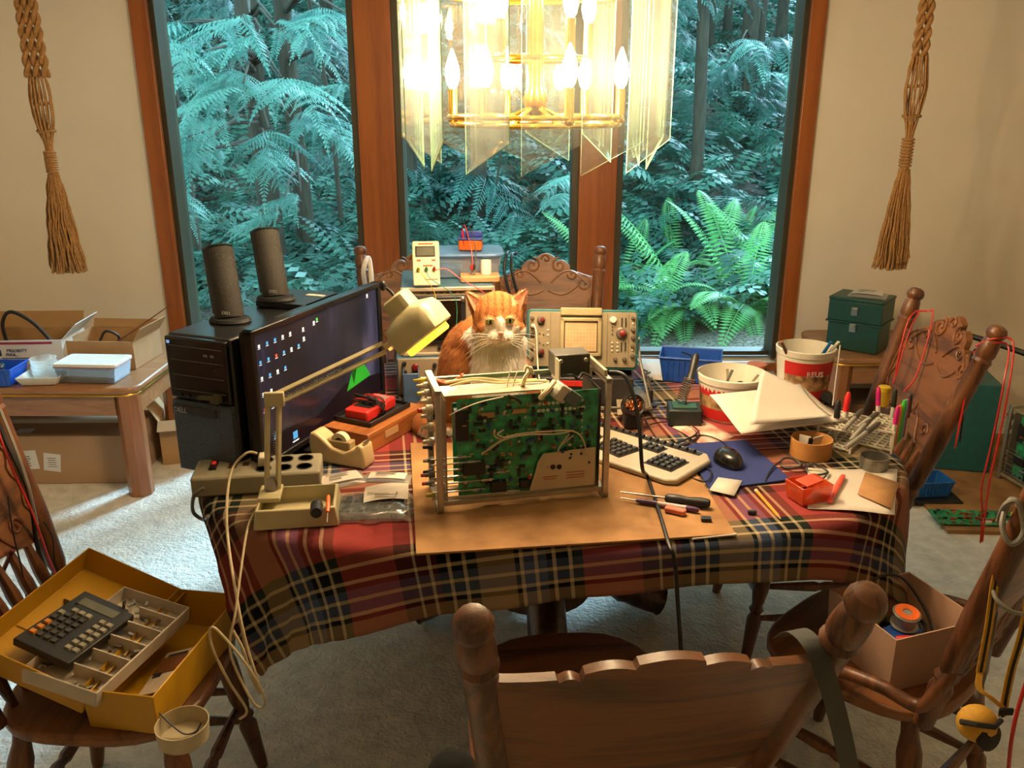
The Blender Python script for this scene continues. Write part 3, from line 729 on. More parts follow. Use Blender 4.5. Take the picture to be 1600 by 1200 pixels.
def icon(x,z,mi,s=.008): b.add([(x-s/2,z-s/2,.0012),(x+s/2,z-s/2,.0012),(x+s/2,z+s/2,.0012),(x-s/2,z+s/2,.0012)],[(0,1,2,3)],M0,mi); b.add([(x-s*.7,z-s*.9,.0012),(x+s*.7,z-s*.9,.0012),(x+s*.7,z-s*.72,.0012),(x-s*.7,z-s*.72,.0012)],[(0,1,2,3)],M0,0)
for r,n in enumerate((5,6,4,2,3,1,2)):
    for c in range(n): icon(-mw/2+.035+.032*c,mh-.045-.040*r,rr.choice((0,0,0,1,1,2)))
for x,z in ((-.09,.305),(-.09,.28),(-.04,.31),(-.025,.315),(.24,.325)): icon(x,z,rr.choice((0,3)))
icon(-.16,.04,1,.02)
b.build('desktop_icons',[mat('ic0','#d8dce0',.4,emit='#e6ecf2',es=.7),mat('ic1','#3f86c0',.4,emit='#54a6e0',es=.7),mat('ic2','#c04030',.4,emit='#d05a40',es=.6),mat('ic3','#3c9a50',.4,emit='#50b060',es=.6)],t,flat=True)
b=MB(); b.box((0,.035,.16),(.07,.04,.26)); b.box((0,.045,.006),(.24,.16,.012)); b.build('stand',BLACK,t,bevel=.004)
MB().box((0,.03,mh+.0),(mw*.5,.03,.05),).build('rear_hood',BLACK,t,bevel=.01)
# ---------- desk lamp ----------
p=PUT(468,805); t=thing('desk_lamp','cream swing-arm desk lamp with a tray base, its shade reaching over the table','lamp',(p.x,p.y,TT+.001),8)
LC=mat('lamp_cream','#b3a880',.4,var=.05)
b=MB(); b.open_box(.185,.135,.045,.006,None,0,.93); b.build('base',LC,t,bevel=.003)
MB().box((-.062,.02,.0475),(.05,.075,.012)).build('base_plate',LC,t,bevel=.003)
ax,ay=-.060,.03
A=Vector((ax,ay,.05)); Bp=Vector((ax+.018,ay+.01,.262)); 
inv=(Matrix.Translation(t.location)@R(8)).inverted()
HEAD=inv@Vector((-.235,1.97,1.15)); C=inv@atd(600,543,1.93)
for dx in (-.011,.014):
    MB().tube([A+Vector((dx,0,0)),Bp+Vector((dx,0,0))],.0062,4).build('lower_arm',LC,t)
MB().box(tuple(Bp+Vector((.004,0,.003))),(.044,.012,.034)).build('elbow_bracket',LC,t,bevel=.003)
dv=(C-Bp).normalized(); up=Vector((0,0,1)); off=(up-dv*dv.dot(up)).normalized()*.011
for s in (-1,1): MB().tube([Bp+off*s,C+off*s],.0058,4).build('upper_arm',LC,t)
b=MB(); 
for s0,s1,o in ((A+Vector((.016,.006,.03)),A+Vector((.016,.006,.14)),0),(Bp+dv*.03-off*.3,Bp+dv*.17-off*.3,0)):
    pts=[]; q=(s1-s0).to_track_quat('Z','Y'); 
    for k in range(90):
        a=k*1.4; pts.append(s0+(s1-s0)*(k/89)+q@Vector((.004*math.cos(a),.004*math.sin(a),0)))
    b.tube(pts,.0009,4)
b.build('spring',STEEL,t)
MB().lathe([(.013,0),(.016,.006),(.012,.02),(.008,.03)],14,T(ax,ay,.052)).build('pivot',STEEL,t)
bend=inv@atd(625,520,1.94)
MB().tube(spline([C,(C+bend)/2+Vector((0,0,-.004)),bend,HEAD+Vector((-.02,0,.0))],5),.007,8).build('neck',LC,t)
# head: shade axis tilted, opening faces lower right
aim=(Vector((.62,-.15,-.78))).normalized(); x_=Vector((0,1,0)).cross(aim).normalized()
zq=aim.to_track_quat('Z','Y').to_matrix().to_4x4()
HM=inv@(T(atd(652,508,1.95))@zq)
def sq(rx,ry,z,n=24,e=4):
    o=[]
    for k in range(n):
        a=2*PI*k/n;c,s=math.cos(a),math.sin(a); r=(abs(c)**e+abs(s)**e)**(-1/e); o.append((rx*r*c,ry*r*s,z))
    return o
def loft(rings,mb,M,mi=0,cap=True):
    n=len(rings[0]);V=[v for r in rings for v in r];F=[]
    for i in range(len(rings)-1):
        for j in range(n): F.append((i*n+j,i*n+(j+1)%n,(i+1)*n+(j+1)%n,(i+1)*n+j))
    if cap: F.append(tuple(range(n))[::-1])
    mb.add(V,F,M,mi)
b=MB(); loft([sq(.026,.026,-.085),sq(.032,.032,-.08),sq(.034,.034,-.045),sq(.058,.062,-.03),sq(.066,.068,-.01),sq(.066,.068,.03),sq(.060,.062,.034),sq(.058,.060,.0),sq(.028,.028,-.03)],b,HM)
b.build('lamp_shade',LC,t,bevel=.001)
b=MB()
for k in range(5): b.box((-.048+.024*k,-.0685,.005),(.016,.002,.007),HM)
b.build('vent_slots',mat('lit_slot','#e8c070',.5,emit='#ffc060',es=1.2),t)
b=MB(); loft([sq(.050,.052,.03),sq(.050,.052,.046),sq(.046,.048,.05)],b,HM,cap=False); 
b.build('diffuser',mat('lit_diffuser','#f0c050',.5,emit='#ffb030',es=2.2),t)
MB().ball((0,0,.012),.024,HM).build('lamp_bulb',mat('lamp_bulb_lit','#ffe0a0',.4,emit='#ffc36a',es=14),t)
b=MB(); b.tube([HM@Vector((0,0,-.083)),HM@Vector((0,0,-.10)),HM@Vector((-.01,0,-.115))],.004,8); b.ball(HM@Vector((-.014,0,-.118)),(.008,.008,.012)); b.build('switch_lever',BLACK,t)
ld=bpy.data.lights.new('lamp_light','SPOT'); ld.energy=6; ld.color=(1,.74,.42); ld.spot_size=math.radians(125); ld.spot_blend=.6; ld.shadow_soft_size=.035
lo=bpy.data.objects.new('lamp_light',ld); COL.objects.link(lo); lo.parent=t; lo.matrix_local=HM@T(0,0,.055)@Matrix.Rotation(PI,4,'X')
# bottle and screwdriver on the lamp base
p=PUT(495,790,TT+.052); o=MB().lathe([(.012,0),(.014,.002),(.014,.012),(.0135,.013),(.014,.055),(.011,.066)],16,T(p)@R(12)@R(78,'X')); q=o.build('marker_flashlight',BLACK,None); tag(q,'small black flashlight lying across the lamp base','flashlight')
t=thing('small_screwdriver','small screwdriver with orange handle leaning on the lamp base','screwdriver',PUT(512,800,TT+.046),20,rot=(math.radians(-70),0,math.radians(8)))
MB().lathe([(.004,0),(.0045,.01),(.0045,.045),(.003,.05)],8).build('handle',ORANGE,t); MB().lathe([(.0012,-.03),(.0012,0)],6).build('blade',STEEL,t)
# ---------- power strip ----------
p=PUT(403,762); t=thing('power_strip','beige power strip with red switch and round outlets behind the desk lamp','power strip',(p.x,p.y+.02,TT+.001),9)
PS=mat('strip_beige','#8f8872',.5,var=.06)
b=MB(); b.prism(rrect(.30,.12,.01),0,.05); b.build('strip_body',PS,t,bevel=.006)
b=MB()
for k in range(3):
    for j in range(2): b.lathe([(.019,.05),(.019,.0515),(.016,.0515),(.015,.046)],18,T(.015+.048*k,-.025+.052*j,0))
b.build('outlet',INK,t)
MB().box((-.105,.01,.0525),(.016,.05,.006)).build('switch_plate',BLACK,t); MB().box((-.105,.015,.056),(.010,.014,.006)).build('switch',mat('lit_red_switch','#a03028',.4,emit='#ff3020',es=.4),t,bevel=.002)
b=MB(); b.box((-.06,.01,.0505),(.02,.04,.002)); b.box((-.03,.01,.0505),(.015,.02,.002)); b.build('rating_plate',mat('plate_dark','#3c1c18',.5),t)
t2=thing('power_plug','cream power plug with cord pushed into the beige strip','plug',(0,0,0))
q=T(p.x,p.y+.02,TT)@R(9); c=q@Vector((.012,.0,.055))
b=MB(); b.box((0,0,.012),(.022,.034,.026),T(c)@R(9)@R(10,'X'),top=.8); b.build('plug_body',mat('plug_cream','#c9c0a6',.45),t2,bevel=.004)
CC=mat('cream_cord','#b3a27e',.5)
e1=at(330,850,TZ-.12)
b=MB(); b.tube(spline([c+Vector((-.01,-.01,.03)),c+Vector((-.03,-.03,.038)),c+Vector((-.06,-.06,.0)),at(362,820,TZ-.0)+Vector((0,-.03,.012)),Vector((-.565,1.55,.66)),Vector((-.545,1.52,.58)),Vector((-.53,1.51,.52)),Vector((-.525,1.51,.475)),Vector((-.54,1.51,.52)),Vector((-.55,1.51,.58)),Vector((-.57,1.52,.62))],8),.0032,8); b.build('cord',CC,t2)
o=MB().tube(spline([at(412,778,TT+.03),at(398,800,TT+.012),at(388,830,TT+.004)+Vector((0,-.015,0)),Vector((-.565,1.535,.66)),Vector((-.575,1.505,.58)),Vector((-.54,1.49,.48)),Vector((-.52,1.49,.455)),Vector((-.51,1.49,.48)),Vector((-.54,1.49,.56)),Vector((-.60,1.50,.64)),Vector((-.61,1.50,.60)),Vector((-.58,1.49,.52)),Vector((-.55,1.49,.45)),Vector((-.565,1.485,.43))],8),.0028,8).build('lamp_cable',CC); tag(o,'cream lamp cord hanging in loops off the left front corner','cord')
o=MB().tube(spline([at(318,762,TT+.03),at(303,775,TT+.01),at(302,800,TT-.05),at(318,812,TT-.07),at(330,800,TT-.0)+Vector((0,-.02,.0))],8),.0045,8).build('extension_cable',mat('grey_cord','#6d6a62',.5)); tag(o,'grey cord curling out of the left end of the power strip','cord')
# ---------- tape dispenser ----------
p=PUT(536,722); t=thing('tape_dispenser','cream desktop tape dispenser with a roll of clear tape','tape dispenser',(p.x,p.y,TT+.001),-22)
TD=mat('dispenser_cream','#c3ab7e',.42,var=.04)
prof=[(-.078,0),(.078,0),(.082,.01),(.076,.060),(.062,.066),(.050,.050),(.020,.038),(-.015,.045),(-.045,.070),(-.066,.082),(-.080,.078),(-.084,.05)]
b=MB(); b.prism(prof,-.026,.026,R(90,'X')); b.build('dispenser_body',TD,t,bevel=.006,seg=3)
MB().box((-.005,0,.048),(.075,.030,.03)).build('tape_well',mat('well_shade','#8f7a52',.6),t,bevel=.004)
b=MB(); b.lathe([(.012,-.009),(.024,-.009),(.024,.009),(.012,.009)],24,T(-.002,0,.058)@R(90,'X'),caps=False); b.build('tape_roll',mat('clear_tape','#cfc4a4',.3),t)
MB().box((.074,0,.067),(.006,.026,.004)).build('cutter_blade',STEEL,t)
# ---------- meter stack ----------
p=PUT(583,690); t=thing('wooden_box','shallow stained wooden box under the black tray and red meter','box',(p.x,p.y+.06,TT+.001),-28)
MB().box((0,0,.0275),(.15,.27,.055)).build('box_body',wood('box_wood','#a3622e','#7c431b',.5,2,(9,1,9)),t,bevel=.002)
b=MB(); b.box((.0755,-.03,.03),(.002,.06,.02)); b.build('label_plate',CARD,t)
tr=thing('black_tray','black plastic tray on the wooden box','tray',(p.x-.008,p.y+.07,TT+.057),-28)
b=MB(); b.open_box(.125,.19,.014,.004); b.build('tray_body',BLACK,tr,bevel=.002)
mt=thing('multimeter','red multimeter with its leads wound around it, on the black tray','multimeter',(p.x-.012,p.y+.062,TT+.063),-24)
b=MB(); b.prism(rrect(.075,.15,.008),0,.03); b.build('meter_case',RED,mt,bevel=.004)
b=MB(); b.box((0,.048,.0305),(.05,.028,.002)); b.build('meter_display',GREYP,mt); b=MB(); b.box((0,-.015,.0305),(.055,.06,.002)); b.lathe([(.018,.03),(.018,.036),(.015,.038)],20,T(0,-.01,0)); b.build('dial',BLACK,mt)
pts=[]
for k in range(150):
    a=k*2*PI/24; pts.append((.046*math.cos(a)+.004*math.sin(k),.012*math.sin(k*.21)+.02*math.sin(k*.05),.018+.028*math.sin(a)+.004*math.cos(k*.7)))
MB().tube(pts,.0017,5).build('red_lead',REDW,mt); MB().tube([(x+.004,y-.012,z+.001) for x,y,z in pts[::-1]],.0017,5).build('black_lead',CABLE,mt)
b=MB(); b.between((-.05,.0,.046),(.04,-.03,.05),[(.004,0),(.0045,.4),(.003,.6),(.0015,1)],8); b.between((.06,-.04,.04),(.0,-.01,.052),[(.0012,0),(.0015,.3),(.004,.4),(.0045,.9),(.003,1)],8); b.build('probe',BLACK,mt)
# ---------- bags of parts ----------
PLAS=glassy('clear_plastic',(.93,.93,.93),.25,haze=.10,rough=.12)
def bag(loc,rz,w,d,h,label,name='parts_bag',fill=None,lw=.8,ld_=.7):
    t=thing(name,label,'bag',loc,rz,group='clear plastic bags of parts')
    n=14; V=[];F=[]
    for s in (1,-1):
        for j in range(n+1):
            for i in range(n+1):
                x=(i/n-.5);y=(j/n-.5); z=(max(0,(1-(2*abs(x))**3)*(1-(2*abs(y))**3)))**.6*h*(.55 if s>0 else 0)+h*.1*noise.noise(Vector((x*9,y*9,loc[0]*7)))*(s>0)
                V.append((x*w*(1+.03*noise.noise(Vector((y*7,loc[1]*9,1)))),y*d,max(z,.0005 if s>0 else 0)))
    K=(n+1)**2
    for j in range(n):
        for i in range(n): a=j*(n+1)+i; F.append((a,a+1,a+n+2,a+n+1)); F.append((K+a,K+a+n+1,K+a+n+2,K+a+1))
    b=MB(); b.add(V,F); b.build('plastic_film',PLAS,t)
    b=MB(); n=10;V=[];F=[]
    for j in range(n+1):
        for i in range(n+1):
            x=(i/n-.5)*lw;y=(j/n-.5)*ld_; z=(max(0,(1-(2*abs(x))**3)*(1-(2*abs(y))**3)))**.6*h*.55+.0025; V.append((x*w,y*d,z+h*.06))
    for j in range(n):
        for i in range(n): a=j*(n+1)+i; F.append((a,a+1,a+n+2,a+n+1))
    b.add(V,F); q=b.build('paper_label',PAPER,t)
    zt=h*.63+.004; b=MB(); rr=random.Random(int(w*9999))
    for k in range(4): b.box((-w*lw*.05,d*ld_*(.28-.12*k),zt),(w*lw*rr.uniform(.35,.7),.0018,.0006))
    for k in range(10): b.box((-w*lw*.3+k*.003,-d*ld_*.28,zt),(.0012,d*ld_*.2,.0006))
    b.build('print',mat('print_grey','#57534a',.8),t)
    return t
p=PUT(532,752); bag((p.x,p.y,TT+.001),28,.125,.075,.018,'small plastic parts bag behind the pill tray, nearest the lamp')
p=PUT(606,748); bag((p.x,p.y,TT+.001),-4,.115,.05,.014,'flat labelled parts bag touching the edge of the work board')
p=PUT(583,797); bt=thing('capacitor_tray','clear compartment tray of black capacitors inside a bag with a white label','tray',(p.x,p.y,TT+.001),4)
b=MB(); 
for i in range(5):
    for j in range(2): b.open_box(.028,.045,.018,.0015,T(-.06+.03*i,-.025+.048*j,0))
b.build('tray_cells',glassy('tray_plastic',(.9,.9,.9),.2,haze=.25),bt)
b=MB()
for i in range(5):
    for j in range(2):
        for k in range(2): b.lathe([(.0075,0),(.0085,.002),(.0085,.014),(.006,.015)],10,T(-.06+.03*i-.006+.011*k,-.025+.048*j-.01+.02*k,.003)@R(20*k,'X'))
b.build('capacitor',mat('cap_black','#20201f',.35),bt)
b=MB(); n=10;V=[]
for j in range(n+1):
    for i in range(n+1):
        x=i/n;y=j/n; V.append((-.0+.10*x-.02,-.012+.085*y+.01*x,.024+.012*math.sin(y*PI)+.006*math.sin(x*3)))
b.add(V,[(j*(n+1)+i,j*(n+1)+i+1,(j+1)*(n+1)+i+1,(j+1)*(n+1)+i) for j in range(n) for i in range(n)]); b.build('paper_label',PAPER,bt)
b=MB(); b.box((.03,.0,.0375),(.05,.003,.0006)); 
for k in range(14): b.box((-.01+.0035*k,.012,.0365),(.0016,.010,.0006))
b.build('print',mat('print_grey','#57534a',.8),bt)
text('5',.014,frame_on((.055,.006,.0375),(1,0,0),(0,1,.1)),mat('print_grey','#57534a',.8),bt)
b=MB(); V=[];n=16
for j in range(n+1):
    for i in range(n+1):
        x=i/n-.5;y=j/n-.5; e=(1-(2*abs(x))**4)*(1-(2*abs(y))**4); V.append((x*.19,y*.13-.01*(abs(x)<.1),.022*max(e,0)**.5+.002+.004*noise.noise(Vector((x*12,y*12,3)))))
b.add(V,[(j*(n+1)+i,j*(n+1)+i+1,(j+1)*(n+1)+i+1,(j+1)*(n+1)+i) for j in range(n) for i in range(n)]); b.build('plastic_film',PLAS,bt)
# ---------- work board ----------
c=[at(650,863,TT+.01),at(1150,832,TT+.01),at(1058,690,TT+.01),at(641,690,TT+.01)]
MBD=mat('fibreboard','#a0784a',.85,var=.10,scale=9,col2='#7d5830',bump=.1)
b=MB(); zb_=TT+.002; b.add([(q.x,q.y,zb_) for q in c]+[(q.x,q.y,zb_+.005) for q in c],[(3,2,1,0),(4,5,6,7),(0,1,5,4),(1,2,6,5),(2,3,7,6),(3,0,4,7)])
o=b.build('work_board',MBD,bevel=.001); tag(o,'tan fibreboard sheet protecting the cloth under the open instrument','board')
BT=zb_+.006
# ---------- opened oscilloscope chassis ----------
PCB=mat('circuit_board','#2c9a63',.35,var=.4,scale=45,col2='#124a30',bump=.2,coat=.2)
def chassis(name,label,cat,loc,rz,rot=None,seed=1,detail=True):
    t=thing(name,label,cat,loc,rz,rot=rot); L,D,Hh=.40,.155,.292
    # end frames
    for x,nm in ((.006,'front_frame'),(L-.006,'rear_frame')):
        b=MB()
        for y in (.006,D-.006): b.box((x,y,Hh/2),(.014,.012,Hh))
        for z in (.006,Hh-.006): b.box((x,D/2,z),(.016,D,.012))
        b.build(nm,ALU,t,bevel=.002)
    for y,z in ((.01,.02),(D-.01,.02),(D-.01,Hh-.02),(D*.5,.02)): MB().box((L/2,y,z),(L-.02,.008,.010)).build('side_rail',mat('pale_rail','#a39a82',.4,.4),t)
    PR=mat('pale_rail','#a39a82',.4,.4); MB().box((L*.36,.045,Hh-.018),(L*.62,.07,.004)).build('top_plate',PR,t,bevel=.001)
    MB().box((L/2+.012,.020,.145),(L-.075,.002,.236)).build('circuit_board',PCB,t)
    MB().box((L/2+.012,.09,.13),(L-.075,.002,.20)).build('inner_circuit_board',PCB,t)
    MB().box((.022,D/2,.14),(.003,D-.02,.25)).build('front_subpanel',mat('sub_panel','#8a8474',.5,.5),t)
    MB().box((L-.022,D/2,.14),(.003,D-.02,.25)).build('rear_subpanel',mat('sub_panel2','#3a3833',.5,.5),t)
    rr=random.Random(seed); b=MB()
    for k in range(230):
        x=rr.uniform(.06,.36);z=rr.uniform(.035,.255); ty=rr.random(); y=.018
        if x>.22 and z<.12: continue
        if ty<.42: # resistor
            an=rr.choice((0,90)); b.between((x-.005*(an==0),y-.003,z-.005*(an==90)),(x+.005*(an==0),y-.003,z+.005*(an==90)),[(.0006,0),(.0016,.15),(.0014,.5),(.0016,.85),(.0006,1)],6,rr.choice((1,1,5,3)))
        elif ty<.66: b.box((x,y-.003,z),(rr.choice((.016,.02,.012)),.005,.006),mi=0,rz=R(rr.choice((0,90)),'Y'))
        elif ty<.82: b.lathe([(.004,0),(.0042,.008),(.003,.009)],10,T(x,y,z)@R(90,'X'),rr.choice((2,3,0,4)))
        elif ty<.92: b.lathe([(.002,0),(.0035,.0005),(.0035,.0015)],8,T(x,y,z)@R(90,'X'),2)
        else: b.box((x,y-.003,z),(.005,.005,.005),mi=rr.choice((5,4,1)))
    for k in range(16): b.lathe([(.0018,0),(.0042,.0004),(.0042,.0012),(.0018,.0013)],10,T(.235+.0105*(k%11)+.002*(k//11),.0185,.222 if k<11 else .238)@R(90,'X'),6)
    b.box((.115,.016,.222),(.036,.006,.011),mi=1); b.box((.19,.016,.226),(.03,.006,.009),mi=1)
    for k in range(13): b.between((.335,.015,.05+.016*k),(.335,.010,.05+.016*k),[(.003,0),(.003,1)],6,2)
    b.build('components',[BLACK,mat('comp_tan','#a5854e',.5),STEEL,mat('comp_red','#9c3a22',.4),mat('comp_blue','#2b4a7a',.4),mat('comp_gold','#b5892f',.4),mat('solder_pad','#c9d2b4',.3,.6)],t)
    # shaft rods lower left
    b=MB()
    for k,(z,x1) in enumerate(((.115,.10),(.098,.13),(.08,.17),(.068,.13),(.045,.11),(.125,.08),(.033,.19))): b.tube([(-.012,.012+.004*(k%3),z),(x1,.012+.004*(k%3),z)],.0022,8); b.tube([(x1-.03,.012+.004*(k%3),z),(x1-.012,.012+.004*(k%3),z)],.0045,8)
    b.build('switch_shafts',STEEL,t)
    for c_,d_ in (((.085,.02,.10),(.05,.03,.03)),((.14,.018,.05),(.035,.03,.025)),((.20,.014,.05),(.02,.02,.02)),((.06,.03,.2),(.03,.03,.07))): MB().box(c_,d_).build('switch_body',BLACK,t,bevel=.001)
    # shield plate lower right
    o=[(.212,.03),(.37,.03),(.37,.125),(.245,.12),(.232,.10),(.226,.075)]
    b=MB(); b.prism(o,0,.002,T(0,.012,0)@R(90,'X')); sh=b.build('shield_plate',mat('shield','#b9ae92',.45,.3,var=.05),t,bevel=.0005)
    b=MB()
    for x,z,r in ((.268,.085,.0062),(.283,.084,.0062),(.311,.113,.003),(.335,.112,.003),(.355,.088,.003),(.255,.086,.0012)): b.lathe([(r,0),(r,.0005)],12,T(x,.0095,z)@R(90,'X'))
    b.box((.309,.0095,.104),(.008,.0008,.004),rz=R(-40,'Y')); b.build('shield_holes',INK,sh)
    b=MB(); 
    for k in range(2): b.box((.262,.0093,.062-.006*k),(.036-.01*k,.0006,.0018)); 
    for k in range(3): b.box((.322,.0093,.068-.007*k),(.044,.0006,.0016))
    b.build('warning_print',mat('faded_red_print','#a8543c',.8),sh)
    # knobs poking out to the left, upper and lower groups
    def knob(y,z,r,l,m1,m2):
        b=MB(); b.lathe([(r,0),(r,l*.6),(r*.9,l*.62),(r*.62,l*.64),(r*.6,l)],14,T(-.002,y,z)@R(-90,'Y'),0); b.lathe([(r*.5,l),(r*.5,l+.008),(r*.3,l+.01)],12,T(-.002,y,z)@R(-90,'Y'),1); b.build('knob',[m1,m2],t)
    W_=mat('knob_pale','#b8ac90',.4); RD=mat('knob_red','#b0241e',.35); YL=mat('knob_yellow','#c9b33a',.4)
    for y,z,r,l,a,c in ((.13,.277,.007,.02,YL,YL),(.105,.272,.008,.016,W_,W_),(.08,.262,.009,.018,W_,YL),(.055,.252,.009,.014,W_,W_),(.03,.240,.012,.024,W_,RD),(.06,.215,.009,.014,STEEL,STEEL),(.03,.2,.010,.016,W_,W_),(.07,.185,.008,.014,BLACK,STEEL),(.03,.165,.010,.016,STEEL,STEEL),(.06,.14,.008,.012,BLACK,BLACK),(.03,.12,.008,.016,GREYP,STEEL),(.03,.085,.008,.022,GREYP,RD),(.07,.075,.008,.012,BLACK,BLACK),(.05,.055,.008,.018,GREYP,RD),(.03,.035,.009,.012,YL,YL)): knob(y,z,r,l,a,c)
    return t
t=chassis('oscilloscope_chassis','opened oscilloscope chassis standing on its side with green circuit board facing out','oscilloscope',(-.165,1.755,BT),13)
MB().box((.405,.17,.12),(.02,.03,.22)).build('rear_cover',TEAL,t,bevel=.004)
# transformer cage at top right
b=MB(); b.box((.33,.105,.305),(.085,.06,.052)); b.build('transformer',mat('transformer_iron','#4a463c',.5,.5),t,bevel=.003)
b=MB(); b.box((.385,.075,.305),(.008,.15,.016)); b.box((.29,.075,.30),(.004,.062,.055)); 
for x,y in ((.30,.073),(.36,.073)): b.lathe([(.005,0),(.005,.006)],8,T(x,y,.318)@R(90,'X'))
b.build('transformer_bracket',mat('pale_rail','#c8bfa6',.4,.4),t,bevel=.001)
b=MB(); b.box((0,0,0),(.035,.03,.038),T(.285,.02,.262)@R(38,'Y')@R(20)); b.build('relay',mat('relay_clear','#b9b6a4',.3),t,bevel=.003)
b=MB(); b.box((0,0,0),(.035,.02,.03),T(.312,.015,.248)@R(38,'Y')); b.build('dangling_module',mat('module_grey','#55605c',.4),t,bevel=.002)
b=MB(); b.tube(spline([(.27,.015,.29),(.25,.0,.275),(.235,.008,.255)],4),.006,8); b.build('white_connector',mat('ivory','#d8cba4',.5),t)
def wires(ps,r,m,nm,par): b=MB(); [b.tube(spline(p_,6),r,6) for p_ in ps]; return b.build(nm,m,par)
IV=mat('ivory_wire','#b5a888',.5)
wires([[(.10,.0,.135),(.13,-.004,.16),(.17,-.006,.178),(.25,-.006,.180),(.31,-.006,.175),(.335,-.004,.15),(.345,0,.11)],
 [(.10,.0,.138),(.12,-.004,.15),(.15,-.008,.17),(.2,-.008,.177),(.27,-.008,.173),(.31,-.006,.177)],
 [(.13,-.002,.195),(.128,-.006,.182),(.14,-.006,.172),(.16,-.006,.178)],[(.15,-.004,.192),(.135,-.006,.183),(.155,-.008,.174),(.175,-.008,.178)],
 [(.275,-.004,.13),(.285,-.006,.15),(.30,-.008,.17)],[(.278,0,.12),(.28,-.004,.14),(.31,-.006,.165)]],.0019,IV,'wire_harness',t)
wires([[(.04,.05,.285),(.09,.045,.295),(.14,.04,.288),(.19,.05,.283),(.24,.05,.282),(.27,.06,.275)],[(.03,.06,.29),(.1,.055,.297),(.17,.06,.285),(.24,.055,.284)]],.0026,mat('cream_wire','#cdbb86',.5),'top_wires',t)
wires([[(.012,.11,.285),(.03,.10,.282),(.055,.09,.284),(.075,.08,.30),(.068,.07,.302)],[(.012,.1,.287),(.04,.09,.278),(.07,.085,.293)],[(.012,.05,.25),(.03,.055,.262),(.05,.06,.272),(.065,.06,.276)]],.0022,mat('orange_wire','#c9572a',.5),'orange_wires',t)
wires([[(.20,.04,.275),(.205,.03,.30),(.214,.02,.318),(.205,.015,.33),(.20,.01,.318)],[(.205,.04,.275),(.21,.03,.305),(.216,.02,.325),(.222,.018,.31)]],.003,mat('ivory','#d8cba4',.5),'loose_plug_wires',t)
wires([[(.03,.0,.235),(.06,-.005,.25),(.10,-.005,.262),(.15,0,.268)],[(.165,.03,.28),(.17,.02,.32)],[(.178,.03,.28),(.185,.02,.315)]],.0014,mat('white_wire','#d9d2be',.5),'thin_wires',t)
wires([[(.30,.06,.285),(.32,.045,.292),(.335,.05,.28),(.35,.06,.29),(.37,.05,.28)]],.003,BLACK,'black_wire',t); wires([[(.16,-.0,.27),(.18,-.006,.262),(.19,-.002,.25)]],.003,BLACK,'black_wire',t)
# ---------- instrument stack at the left rear ----------
PANELG=mat('instrument_panel','#8d7d66',.45,var=.05); BLUEG=mat('instrument_blue','#3f6276',.5,var=.06)
def knobs(par,lst,zf=0):
    """lst: (x,z,r,mat) on a face at y=zf facing -y"""
    for x,z,r,m in lst:
        b=MB(); b.lathe([(r,0),(r,.004),(r*.8,.006),(r*.75,.012),(r*.45,.0125)],16,T(x,zf,z)@R(90,'X')); b.build('knob',m,par)
def dots(par,lst,zf,m,nm='button',r=.003):
    for x,z in lst:
        MB().lathe([(r,0),(r,.003),(r*.6,.004)],8,T(x,zf,z)@R(90,'X')).build(nm,m,par)
RK=mat('knob_dark_red','#701a16',.35)
fl=at(632,640,TT)
t=thing('plug_in_rack','beige instrument unit with rows of dark knobs under the dark-screened unit','instrument',(-.215,2.62,TT+.001),6)
MB().box((0,.12,.0625),(.30,.26,.125)).build('case',BLUEG,t,bevel=.006)
MB().box((0,-.012,.0625),(.29,.006,.12)).build('front_panel',PANELG,t,bevel=.003)
knobs(t,[(-.125,.108,.007,BLACK),(-.09,.095,.012,RK),(-.125,.08,.008,BLACK),(-.125,.055,.007,BLACK),(-.125,.025,.008,BLACK),(-.085,.035,.012,RK),(-.03,.10,.007,BLACK),(0,.095,.01,BLACK)],-.015)
t=thing('curve_tracer','tall beige instrument with a dark screen stacked behind the desk lamp','instrument',(-.2,2.64,TT+.129),6)
MB().box((0,.14,.107),(.29,.30,.214)).build('case',BLUEG,t,bevel=.006)
b=MB(); 
for (x,z,a,c) in ((0,.211,.29,.012),(0,.004,.29,.01),(-.141,.107,.009,.214),(.141,.107,.009,.214)): b.box((x,-.016,z),(a,.014,c))
b.build('trim_frame',mat('pale_trim','#bdb29a',.35,.5),t,bevel=.002)
MB().box((0,-.01,.107),(.28,.006,.204)).build('front_panel',PANELG,t)
MB().box((-.035,-.018,.115),(.18,.014,.15)).build('screen_bezel',BLACK,t,bevel=.004); MB().box((-.035,-.026,.115),(.15,.002,.125)).build('screen',mat('dark_screen','#171009',.12),t)
b=MB(); b.tube([(-.115,-.03,.178),(.045,-.03,.178)],.0025,8); b.build('handle_bar',STEEL,t)
for x in (-.115,.045): MB().lathe([(.008,0),(.009,.004),(.004,.009)],12,T(x,-.026,.18)@R(90,'X')).build('screw_cap',STEEL,t)
MB().box((.03,-.027,.045),(.04,.002,.006)).build('nameplate',mat('pale_trim','#bdb29a',.35,.5),t)
knobs(t,[(.075,.195,.007,STEEL),(.12,.185,.007,BLACK),(.09,.16,.006,RK),(.12,.08,.008,BLACK),(-.03,.022,.006,BLACK),(0,.022,.006,BLACK)],-.014)
b=MB(); [b.box((.085,-.014,.05+.016*k),(.022,.003,.009)) for k in range(6)]; b.build('push_buttons',BLACK,t)
b=MB(); [b.box((-.08+.02*k,-.0135,.198),(.012,.001,.003)) for k in range(7)]; b.build('print',INK,t)
TOPZ=TT+.129+.216
